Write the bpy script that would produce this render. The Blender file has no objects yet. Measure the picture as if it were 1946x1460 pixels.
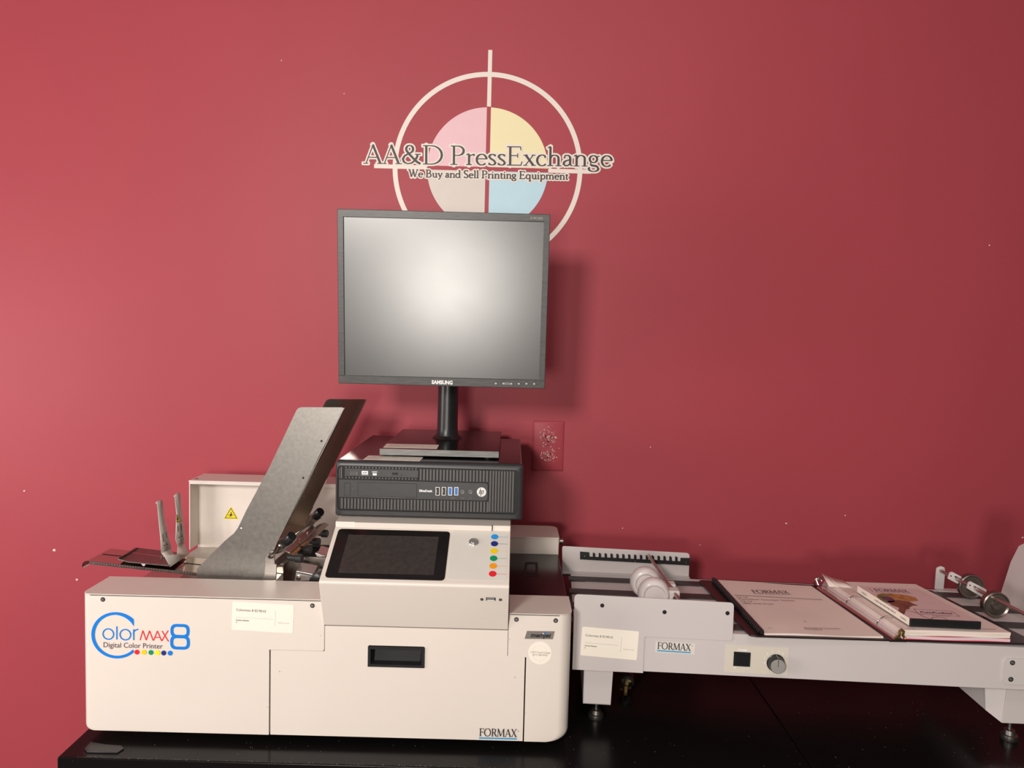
import bpy, bmesh, math, random
from mathutils import Matrix, Vector
random.seed(7)
PI = math.pi
D = bpy.data
SC = bpy.context.scene
COL = SC.collection

# ---------------------------------------------------------------- camera
F_PX = 1430.0
PITCH = math.radians(3.68)
ROLL = math.radians(1.5)
CZ = 1.445                      # camera height above the floor; numbers below are metres relative to the camera
cam_d = D.cameras.new('camera'); cam = D.objects.new('camera', cam_d); COL.objects.link(cam)
cam_d.sensor_width = 36.0; cam_d.lens = 36.0 * F_PX / 1946.0; cam_d.clip_start = 0.02
cam.matrix_world = (Matrix.Translation((0, 0, CZ)) @ Matrix.Rotation(PI/2 - PITCH, 4, 'X') @ Matrix.Rotation(ROLL, 4, 'Z'))
SC.camera = cam

# ---------------------------------------------------------------- world and lights
w = D.worlds.new('room_light'); SC.world = w; w.use_nodes = True
wn = w.node_tree; bgn = wn.nodes['Background']; bgn.inputs[1].default_value = 0.17
_tc = wn.nodes.new('ShaderNodeTexCoord'); _sx = wn.nodes.new('ShaderNodeSeparateXYZ'); _rp = wn.nodes.new('ShaderNodeValToRGB')
_rp.color_ramp.elements[0].position = 0.42; _rp.color_ramp.elements[0].color = (0.22, 0.13, 0.08, 1)      # brown floor side of the room
_rp.color_ramp.elements[1].position = 0.56; _rp.color_ramp.elements[1].color = (1.0, 0.91, 0.85, 1)       # pale walls and ceiling
_mr = wn.nodes.new('ShaderNodeMapRange'); _mr.inputs[1].default_value = -1; _mr.inputs[2].default_value = 1
wn.links.new(_tc.outputs['Generated'], _sx.inputs[0]); wn.links.new(_sx.outputs['Z'], _mr.inputs[0]); wn.links.new(_mr.outputs[0], _rp.inputs[0]); wn.links.new(_rp.outputs[0], bgn.inputs[0])

def area(name, loc, target, size, power, color, size_y=None):
    l = D.lights.new(name, 'AREA'); l.energy = power; l.color = color; l.size = size
    if size_y: l.shape = 'RECTANGLE'; l.size_y = size_y
    o = D.objects.new(name, l); COL.objects.link(o)
    o.location = (loc[0], loc[1], loc[2] + CZ)
    d = Vector(target) - Vector(loc)
    o.rotation_euler = d.to_track_quat('-Z', 'Y').to_euler()
    return o
area('key_lamp', (-0.90, -1.45, 0.66), (0.0, 1.6, -0.1), 0.42, 55, (1.0, 0.935, 0.875))
area('room_lamp', (-0.42, -2.0, -0.28), (-0.15, 1.5, -0.1), 0.42, 30, (1.0, 0.94, 0.87))
area('side_fill', (-2.2, 0.30, -0.20), (-0.9, 1.745, -0.2), 0.8, 23, (1.0, 0.90, 0.90))  # added fill light, out of view, raises the left part of the wall
area('top_fill', (0.15, -0.1, 1.32), (0.15, 1.1, -0.6), 1.1, 6, (1.0, 0.93, 0.87), 0.5)  # added weak overhead fill, brightens pages and cover tops

SC.view_settings.view_transform = 'Standard'
SC.view_settings.look = 'None'
SC.view_settings.gamma = 1
SC.view_settings.use_curve_mapping = False
SC.view_settings.exposure = 0.0

# ---------------------------------------------------------------- pixel rays -> points on real planes
_R = Vector((1, 0, 0)); _U = Vector((0, math.sin(PITCH), math.cos(PITCH))); _F = Vector((0, math.cos(PITCH), -math.sin(PITCH)))
def ray(px, py):
    u = (px - 973) / F_PX; v = (730 - py) / F_PX
    a = u*math.cos(ROLL) - v*math.sin(ROLL); b = u*math.sin(ROLL) + v*math.cos(ROLL)
    return _F + a*_R + b*_U
class Fr:
    """working frame (camera-relative metres)"""
    def __init__(s, o=(0, 0, 0), rz=0, rx=0):
        s.M = Matrix.Translation(o) @ Matrix.Rotation(rz, 4, 'Z') @ Matrix.Rotation(rx, 4, 'X'); s.I = s.M.inverted()
    def _hit(s, px, py, ax, val):
        o = s.I @ Vector((0, 0, 0)); d = s.I.to_3x3() @ ray(px, py)
        t = (val - o[ax]) / d[ax]; return o + d*t
    def pl(s, px, py, A, B, C):
        """point where the pixel ray meets the plane through A, B, C"""
        o = s.I @ Vector((0, 0, 0)); d = s.I.to_3x3() @ ray(px, py); n = (B-A).cross(C-A)
        return o + d*((A-o).dot(n)/d.dot(n))
    def x(s, px, py, v): return s._hit(px, py, 0, v)
    def y(s, px, py, v): return s._hit(px, py, 1, v)
    def z(s, px, py, v): return s._hit(px, py, 2, v)
W0 = Fr()

# ---------------------------------------------------------------- materials
def mat(name, col, rough=0.5, metal=0.0, spec=0.5, noise=0.0, nscale=40, bump=0.0, bscale=200, coat=0.0, stretch=None, rvar=0.0, trans=0.0, col2=None, alpha=1.0, ior=None):
    m = D.materials.new(name); m.use_nodes = True; nt = m.node_tree; b = nt.nodes['Principled BSDF']
    b.inputs['Base Color'].default_value = (*col, 1); b.inputs['Roughness'].default_value = rough
    b.inputs['Metallic'].default_value = metal; b.inputs['Specular IOR Level'].default_value = spec
    b.inputs['Coat Weight'].default_value = coat; b.inputs['Transmission Weight'].default_value = trans
    b.inputs['Alpha'].default_value = alpha
    if ior: b.inputs['IOR'].default_value = ior
    tc = nt.nodes.new('ShaderNodeTexCoord'); src = tc.outputs['Object']
    if stretch:
        mp = nt.nodes.new('ShaderNodeMapping'); mp.inputs['Scale'].default_value = stretch
        nt.links.new(src, mp.inputs['Vector']); src = mp.outputs['Vector']
    def nz(sc, det=4):
        n = nt.nodes.new('ShaderNodeTexNoise'); n.inputs['Scale'].default_value = sc; n.inputs['Detail'].default_value = det
        nt.links.new(src, n.inputs['Vector']); return n
    if noise > 0 or col2:
        n = nz(nscale); r = nt.nodes.new('ShaderNodeMix'); r.data_type = 'RGBA'
        c2 = col2 if col2 else tuple(max(0, c*(1-noise)) for c in col)
        c1 = col if col2 else tuple(min(1, c*(1+noise)) for c in col)
        r.inputs[6].default_value = (*c1, 1); r.inputs[7].default_value = (*c2, 1)
        mr = nt.nodes.new('ShaderNodeMapRange'); mr.inputs[1].default_value = 0.35; mr.inputs[2].default_value = 0.65
        nt.links.new(n.outputs[0], mr.inputs[0]); nt.links.new(mr.outputs[0], r.inputs[0]); nt.links.new(r.outputs[2], b.inputs['Base Color'])
    if rvar > 0:
        n = nz(nscale*0.7, 6); mr = nt.nodes.new('ShaderNodeMapRange'); mr.inputs[1].default_value = 0.3; mr.inputs[2].default_value = 0.7
        mr.inputs[3].default_value = max(0, rough-rvar); mr.inputs[4].default_value = rough+rvar
        nt.links.new(n.outputs[0], mr.inputs[0]); nt.links.new(mr.outputs[0], b.inputs['Roughness'])
    if bump > 0:
        n = nz(bscale, 3); bp = nt.nodes.new('ShaderNodeBump'); bp.inputs['Strength'].default_value = bump; bp.inputs['Distance'].default_value = 0.001
        nt.links.new(n.outputs[0], bp.inputs['Height']); nt.links.new(bp.outputs[0], b.inputs['Normal'])
    return m

M = {}
M['wall'] = mat('red_wall_paint', (0.385, 0.057, 0.074), 0.48, spec=0.24, noise=0.02, nscale=3, bump=0.09, bscale=300)
M['floor'] = mat('grey_floor', (0.12, 0.10, 0.09), 0.6, noise=0.1)
M['white'] = mat('cream_powder_coat', (0.75, 0.672, 0.60), 0.38, noise=0.012, nscale=6, bump=0.08, bscale=900)
M['white_in'] = mat('cream_inner_sheet', (0.70, 0.62, 0.55), 0.45, noise=0.02)
M['grey'] = mat('grey_powder_coat', (0.60, 0.55, 0.535), 0.36, noise=0.012, nscale=6, bump=0.08, bscale=900)
M['label'] = mat('label_paper', (0.90, 0.83, 0.72), 0.45)
M['paper'] = mat('page_paper', (0.88, 0.73, 0.66), 0.6, noise=0.02, nscale=9)
M['paper_w'] = mat('page_edge', (0.82, 0.74, 0.64), 0.6, noise=0.08, nscale=300, stretch=(0.02, 0.02, 1))
M['pink'] = mat('pink_page_edge', (0.78, 0.58, 0.62), 0.55, noise=0.05, nscale=300, stretch=(0.02, 0.02, 1))
M['redp'] = mat('red_divider_edge', (0.62, 0.06, 0.09), 0.5)
M['steel'] = mat('scratched_steel', (0.24, 0.225, 0.205), 0.42, metal=1.0, noise=0.06, nscale=160, rvar=0.03, bump=0.015, bscale=1600)
M['steel_b'] = mat('brushed_steel', (0.50, 0.46, 0.42), 0.30, metal=0.95, noise=0.06, nscale=30, stretch=(1, 8, 8))
M['mirror'] = mat('polished_steel', (0.55, 0.49, 0.43), 0.10, metal=1.0, noise=0.04, nscale=10)
M['chrome'] = mat('chrome', (0.62, 0.58, 0.54), 0.12, metal=1.0, noise=0.02)
M['alu'] = mat('machined_aluminium', (0.66, 0.64, 0.61), 0.33, metal=0.85, noise=0.04)
M['mattsteel'] = mat('bead_blasted_steel', (0.58, 0.53, 0.47), 0.5, metal=0.2, noise=0.04, nscale=60)
M['brass'] = mat('brass', (0.55, 0.40, 0.13), 0.25, metal=1.0, noise=0.05)
M['copper'] = mat('orange_roller', (0.70, 0.30, 0.08), 0.4, noise=0.05)
M['black'] = mat('black_plastic', (0.012, 0.012, 0.013), 0.35, noise=0.1)
M['blackgl'] = mat('glossy_black_sheet', (0.010, 0.005, 0.007), 0.16, spec=0.35, noise=0.1)
M['pcblack'] = mat('textured_black_plastic', (0.034, 0.034, 0.036), 0.40, noise=0.06, nscale=60, bump=0.05, bscale=1500)
M['rib'] = mat('grey_black_rib', (0.075, 0.070, 0.066), 0.42, noise=0.06)
M['groove'] = mat('deep_black', (0.004, 0.004, 0.004), 0.6, noise=0.1)
M['pctop'] = mat('black_painted_case', (0.008, 0.006, 0.007), 0.20, spec=0.25, noise=0.15)
M['bezel'] = mat('brushed_black_bezel', (0.060, 0.058, 0.055), 0.40, noise=0.22, nscale=55, stretch=(1, 9, 9), spec=0.5)
M['bezelbar'] = mat('brushed_grey_bar', (0.16, 0.155, 0.145), 0.40, noise=0.25, nscale=30, stretch=(1, 9, 14), spec=0.6)
M['screen'] = mat('matte_screen', (0.030, 0.029, 0.027), 0.285, spec=0.9, noise=0.12, nscale=14, rvar=0.008, ior=1.62)
M['glass'] = mat('touch_glass', (0.008, 0.006, 0.006), 0.12, spec=0.6, noise=0.1)
M['lcd'] = mat('lcd_off', (0.040, 0.032, 0.029), 0.30, spec=0.5, noise=0.15, nscale=120)
M['belt'] = mat('dark_belt', (0.045, 0.040, 0.040), 0.55, noise=0.1)
M['table'] = None
M['vinyl'] = mat('black_vinyl', (0.018, 0.010, 0.011), 0.33, noise=0.15, bump=0.1, bscale=900)
M['ball'] = mat('white_plastic_ball', (0.80, 0.74, 0.72), 0.16, spec=0.6, noise=0.01)
M['whitepl'] = mat('white_plastic', (0.78, 0.73, 0.69), 0.35, noise=0.01)
M['darkwheel'] = mat('dull_metal_wheel', (0.20, 0.17, 0.15), 0.34, metal=0.9, noise=0.2, nscale=50)
M['rod'] = mat('polished_rod', (0.50, 0.42, 0.40), 0.26, metal=0.9, noise=0.05)
M['membrane'] = mat('grey_membrane', (0.70, 0.66, 0.60), 0.5, noise=0.01)
M['ctl'] = mat('beige_control_plate', (0.66, 0.60, 0.51), 0.45, noise=0.01)
M['yellow'] = mat('warning_yellow', (0.86, 0.70, 0.02), 0.4, noise=0.02)
M['ink'] = mat('black_ink', (0.015, 0.014, 0.014), 0.5, noise=0.05)
M['inkgrey'] = mat('grey_ink', (0.12, 0.105, 0.095), 0.5, noise=0.05)
M['inksoft'] = mat('pale_grey_ink', (0.42, 0.38, 0.34), 0.5, noise=0.02)
M['inkwhite'] = mat('white_ink', (0.85, 0.84, 0.82), 0.5, noise=0.01)
M['plum'] = mat('plum_ink', (0.10, 0.05, 0.07), 0.5, noise=0.02)
M['logoblue'] = mat('logo_blue', (0.0, 0.20, 0.72), 0.4, noise=0.01)
M['logored'] = mat('logo_red', (0.80, 0.015, 0.03), 0.4, noise=0.01)
M['sky'] = mat('sky_blue', (0.02, 0.30, 0.75), 0.4, noise=0.01)
M['navy'] = mat('navy_blue', (0.015, 0.025, 0.20), 0.4, noise=0.01)
M['yel'] = mat('spot_yellow', (0.90, 0.62, 0.0), 0.4, noise=0.01)
M['yel2'] = mat('spot_lemon', (0.90, 0.80, 0.0), 0.4, noise=0.01)
M['green'] = mat('spot_green', (0.0, 0.28, 0.11), 0.4, noise=0.01)
M['orange'] = mat('spot_orange', (0.90, 0.33, 0.01), 0.4, noise=0.01)
M['usbblue'] = mat('usb_blue', (0.03, 0.16, 0.50), 0.4, noise=0.01)
M['barblue'] = mat('underline_blue', (0.04, 0.32, 0.62), 0.4, noise=0.01)
M['dcream'] = mat('decal_cream', (0.80, 0.71, 0.63), 0.5, noise=0.01)
M['dpink'] = mat('decal_pink', (0.80, 0.50, 0.54), 0.5, noise=0.01)
M['dyel'] = mat('decal_yellow', (0.84, 0.74, 0.44), 0.5, noise=0.01)
M['dgrey'] = mat('decal_grey', (0.66, 0.59, 0.53), 0.5, noise=0.01)
M['dblue'] = mat('decal_blue', (0.47, 0.67, 0.76), 0.5, noise=0.01)
M['dink'] = mat('decal_dark_ink', (0.034, 0.025, 0.022), 0.5, noise=0.05)
M['logogrey'] = mat('badge_grey', (0.20, 0.175, 0.16), 0.4, noise=0.04)
M['chip'] = mat('bare_plaster_chip', (0.75, 0.66, 0.55), 0.7, noise=0.15, nscale=300)
M['brown'] = mat('print_brown', (0.22, 0.08, 0.05), 0.5, noise=0.3, nscale=60)
M['olive'] = mat('print_olive', (0.18, 0.19, 0.07), 0.5, noise=0.3, nscale=60)
M['tan'] = mat('print_tan', (0.50, 0.22, 0.07), 0.5, noise=0.3, nscale=60)
M['violet'] = mat('print_violet', (0.14, 0.05, 0.10), 0.5, noise=0.3, nscale=60)
M['dvdsheet'] = mat('glossy_cover_sheet', (0.80, 0.62, 0.60), 0.22, noise=0.02)
M['silver'] = mat('silver_badge', (0.62, 0.60, 0.57), 0.3, metal=0.6, noise=0.02)
def table_mat():
    m = mat('black_lacquer', (0.005, 0.004, 0.004), 0.24, spec=0.15, rvar=0.05, nscale=12); nt = m.node_tree; b = nt.nodes['Principled BSDF']
    tc = nt.nodes.new('ShaderNodeTexCoord')
    v = nt.nodes.new('ShaderNodeTexNoise'); v.inputs['Scale'].default_value = 170; v.inputs['Detail'].default_value = 2
    n2 = nt.nodes.new('ShaderNodeTexNoise'); n2.inputs['Scale'].default_value = 5; n2.inputs['Detail'].default_value = 4
    nt.links.new(tc.outputs['Object'], v.inputs['Vector']); nt.links.new(tc.outputs['Object'], n2.inputs['Vector'])
    ad = nt.nodes.new('ShaderNodeMath'); ad.operation = 'MULTIPLY_ADD'; ad.inputs[1].default_value = 0.35
    nt.links.new(n2.outputs[0], ad.inputs[0]); nt.links.new(v.outputs[0], ad.inputs[2])
    r = nt.nodes.new('ShaderNodeValToRGB'); r.color_ramp.elements[0].position = 0.965; r.color_ramp.elements[0].color = (0.006, 0.005, 0.005, 1)
    r.color_ramp.elements[1].position = 1.0; r.color_ramp.elements[1].color = (0.22, 0.19, 0.17, 1)
    nt.links.new(ad.outputs[0], r.inputs[0]); nt.links.new(r.outputs[0], b.inputs['Base Color'])
    return m
M['table'] = table_mat()

# ---------------------------------------------------------------- object bookkeeping
def set_m(o, label=None, cat=None, group=None, kind=None):
    if label: o['label'] = label
    if cat: o['category'] = cat
    if group: o['group'] = group
    if kind: o['kind'] = kind
    return o
def thing(name, label, cat, o=(0, 0, 0), rz=0, rx=0, group=None):
    e = D.objects.new(name, None); COL.objects.link(e); e.empty_display_size = 0.05
    e.matrix_world = Matrix.Translation((0, 0, CZ)) @ Matrix.Translation(o) @ Matrix.Rotation(rz, 4, 'Z') @ Matrix.Rotation(rx, 4, 'X')
    return set_m(e, label, cat, group)
def root_matrix(o):
    while o.parent: o = o.parent
    return o.matrix_basis.copy()

def rpoly(pts, r, n=5):
    """round the corners of a 2D polygon; r = number or list"""
    out = []; N = len(pts)
    for i in range(N):
        rr = r[i] if isinstance(r, (list, tuple)) else r
        p = Vector(pts[i][:2]); a = Vector(pts[i-1][:2]); c = Vector(pts[(i+1) % N][:2])
        if rr <= 0: out.append(tuple(p)); continue
        u = (a-p); v = (c-p); lu = u.length; lv = v.length; u.normalize(); v.normalize()
        ang = u.angle(v); d = min(rr/math.tan(ang/2), lu*0.49, lv*0.49)
        p0 = p+u*d; p1 = p+v*d
        for k in range(n+1):
            t = k/n; q = p0*(1-t)**2 + p*2*t*(1-t) + p1*t*t
            out.append(tuple(q))
    return out
def rect(x0, z0, x1, z1, r=0, n=4):
    p = [(x0, z0), (x1, z0), (x1, z1), (x0, z1)]
    return rpoly(p, r, n) if (isinstance(r, (list, tuple)) or r > 0) else p
def circ(cx, cy, r, n=32, ry=None):
    ry = ry or r
    return [(cx+r*math.cos(2*PI*i/n), cy+ry*math.sin(2*PI*i/n)) for i in range(n)]

class MB:
    def __init__(s, fr=W0): s.v = []; s.f = []; s.mi = []; s.sm = []; s.fr = fr; s.k = 0; s.ec = 0
    def e(s): s.ec += 1; return (s.ec % 150)*3e-6
    def mat(s, k): s.k = k; return s
    def add(s, vs, fs, sm=False):
        b = len(s.v); s.v += [Vector(v) for v in vs]
        for f in fs: s.f.append([b+i for i in f]); s.mi.append(s.k); s.sm.append(sm)
        return s
    def box(s, x0, x1, y0, y1, z0, z1):
        v = [(x, y, z) for x in (x0, x1) for y in (y0, y1) for z in (z0, z1)]
        return s.add(v, [(0, 1, 3, 2), (4, 6, 7, 5), (0, 4, 5, 1), (2, 3, 7, 6), (0, 2, 6, 4), (1, 5, 7, 3)])
    def pris3(s, bot, top, smooth=False):
        n = len(bot); s.add(list(bot)+list(top), [tuple(range(n))[::-1], tuple(range(n, 2*n))])
        b = len(s.v)-2*n
        for i in range(n):
            j = (i+1) % n; s.f.append([b+i, b+j, b+n+j, b+n+i]); s.mi.append(s.k); s.sm.append(smooth)
        return s
    def xz(s, poly, y0, y1, smooth=False): return s.pris3([(p[0], y1, p[1]) for p in poly], [(p[0], y0, p[1]) for p in poly], smooth)
    def xy(s, poly, z0, z1, smooth=False): return s.pris3([(p[0], p[1], z0) for p in poly], [(p[0], p[1], z1) for p in poly], smooth)
    def yz(s, poly, x0, x1, smooth=False): return s.pris3([(x0, p[0], p[1]) for p in poly], [(x1, p[0], p[1]) for p in poly], smooth)
    def loft(s, rings, smooth=True, caps=True):
        n = len(rings[0]); b = len(s.v)
        for r in rings: s.v += [Vector(p) for p in r]
        for k in range(len(rings)-1):
            for i in range(n):
                j = (i+1) % n; s.f.append([b+k*n+i, b+k*n+j, b+(k+1)*n+j, b+(k+1)*n+i]); s.mi.append(s.k); s.sm.append(smooth)
        if caps:
            s.f.append([b+i for i in range(n)][::-1]); s.mi.append(s.k); s.sm.append(False)
            s.f.append([b+(len(rings)-1)*n+i for i in range(n)]); s.mi.append(s.k); s.sm.append(False)
        return s
    def cyl(s, p0, p1, r0, r1=None, n=20, caps=True):
        return s.lathe(p0, p1, [(0, r0), (1, r0 if r1 is None else r1)], n, caps)
    def lathe(s, p0, p1, prof, n=24, caps=True):
        """prof: (t along axis 0..1, radius)"""
        p0 = Vector(p0); p1 = Vector(p1); ax = (p1-p0); q = ax.to_track_quat('Z', 'Y')
        rings = []
        for t, r in prof:
            c = p0+ax*t; rings.append([c + q @ Vector((max(r, 1e-5)*math.cos(2*PI*i/n), max(r, 1e-5)*math.sin(2*PI*i/n), 0)) for i in range(n)])
        return s.loft(rings, True, caps)
    def tube(s, pts, r, n=8, closed=False):
        pts = [Vector(p) for p in pts]; rings = []; up = Vector((0, 0, 1)); N = len(pts)
        for i, p in enumerate(pts):
            if closed: t = pts[(i+1) % N]-pts[i-1]
            else: t = (pts[min(i+1, N-1)]-pts[max(i-1, 0)])
            t.normalize(); a = t.cross(up)
            if a.length < 1e-3: a = t.cross(Vector((1, 0, 0)))
            a.normalize(); b2 = a.cross(t); rings.append([p+(a*math.cos(2*PI*k/n)+b2*math.sin(2*PI*k/n))*r for k in range(n)])
        if closed: rings.append(rings[0])
        return s.loft(rings, True, not closed)
    def sphere(s, c, r, n=20, sy=1.0):
        c = Vector(c); rings = []
        for i in range(1, n//2):
            th = PI*i/(n//2); rings.append([c+Vector((r*math.sin(th)*math.cos(2*PI*k/n), sy*r*math.cos(th), r*math.sin(th)*math.sin(2*PI*k/n))) for k in range(n)])
        return s.loft(rings)
    def flat(s, poly3): return s.add(poly3, [tuple(range(len(poly3)))])
    def build(s, name, mats, parent=None, bevel=0, seg=2, label=None, cat=None, kind=None, group=None, solid=0, base=None, flat=False):
        me = D.meshes.new(name)
        if parent is not None: I = root_matrix(parent).inverted()
        elif base is not None: I = Matrix.Translation((base[0], base[1], base[2]+CZ)).inverted()
        else: I = Matrix.Identity(4)
        T = I @ Matrix.Translation((0, 0, CZ)) @ s.fr.M
        me.from_pydata([tuple(T @ v) for v in s.v], [], s.f)
        me.polygons.foreach_set('material_index', s.mi)
        if not isinstance(mats, (list, tuple)): mats = [mats]
        for m in mats: me.materials.append(M[m] if isinstance(m, str) else m)
        bm = bmesh.new(); bm.from_mesh(me); bmesh.ops.recalc_face_normals(bm, faces=bm.faces); bm.to_mesh(me); bm.free()
        me.polygons.foreach_set('use_smooth', [not flat]*len(me.polygons)); me.set_sharp_from_angle(angle=math.radians(32))
        o = D.objects.new(name, me); COL.objects.link(o)
        if parent is not None: o.parent = parent
        elif base is not None: o.location = (base[0], base[1], base[2]+CZ)
        if solid:
            md = o.modifiers.new('thickness', 'SOLIDIFY'); md.thickness = solid; md.offset = 0
        if bevel:
            md = o.modifiers.new('soft_edges', 'BEVEL'); md.width = bevel; md.segments = seg; md.limit_method = 'ANGLE'; md.angle_limit = math.radians(50); md.harden_normals = True
        return set_m(o, label, cat, group, kind)

# ---------------------------------------------------------------- flat artwork on a plane
class Plane2:
    """maps (a,b) metres to 3D: O + ex*a + ey*b, lifted along n"""
    def __init__(s, O, ex, ey):
        s.O = Vector(O); s.ex = Vector(ex).normalized(); s.ey = Vector(ey); s.ey = (s.ey - s.ex*s.ey.dot(s.ex)).normalized(); s.n = s.ex.cross(s.ey)
    def __call__(s, a, b, h=0): return s.O + s.ex*a + s.ey*b + s.n*h
def art_poly(mb, pl, poly, h): h += mb.e(); mb.flat([pl(a, b, h) for a, b in poly]); return mb
def art_slab(mb, pl, poly, h0, h1): mb.pris3([pl(a, b, h0) for a, b in poly], [pl(a, b, h1) for a, b in poly]); return mb
_fc = {}
def sans(mb, pl, text, x, y, h, size, width=None, bold=0.0, shear=0.0, align='L', sx=1.0):
    """letters of Blender's built-in sans face as flat mesh; size = font size"""
    cu = D.curves.new('t', 'FONT'); cu.body = text; cu.size = size; cu.offset = bold; cu.shear = shear; cu.resolution_u = 3
    ob = D.objects.new('t', cu); COL.objects.link(ob)
    dg = bpy.context.evaluated_depsgraph_get(); me = D.meshes.new_from_object(ob.evaluated_get(dg))
    vs = [v.co.copy() for v in me.vertices]; fs = [tuple(p.vertices) for p in me.polygons]
    D.objects.remove(ob); D.curves.remove(cu); D.meshes.remove(me)
    if not vs: return
    x0 = min(v.x for v in vs); x1 = max(v.x for v in vs)
    k = (width/(x1-x0)) if width else sx
    off = 0 if align == 'L' else (-(x1-x0)*k/2 if align == 'C' else -(x1-x0)*k)
    mb.add([pl(x+off+(v.x-x0)*k, y+v.y, h) for v in vs], fs)
    return (x1-x0)*k

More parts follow.
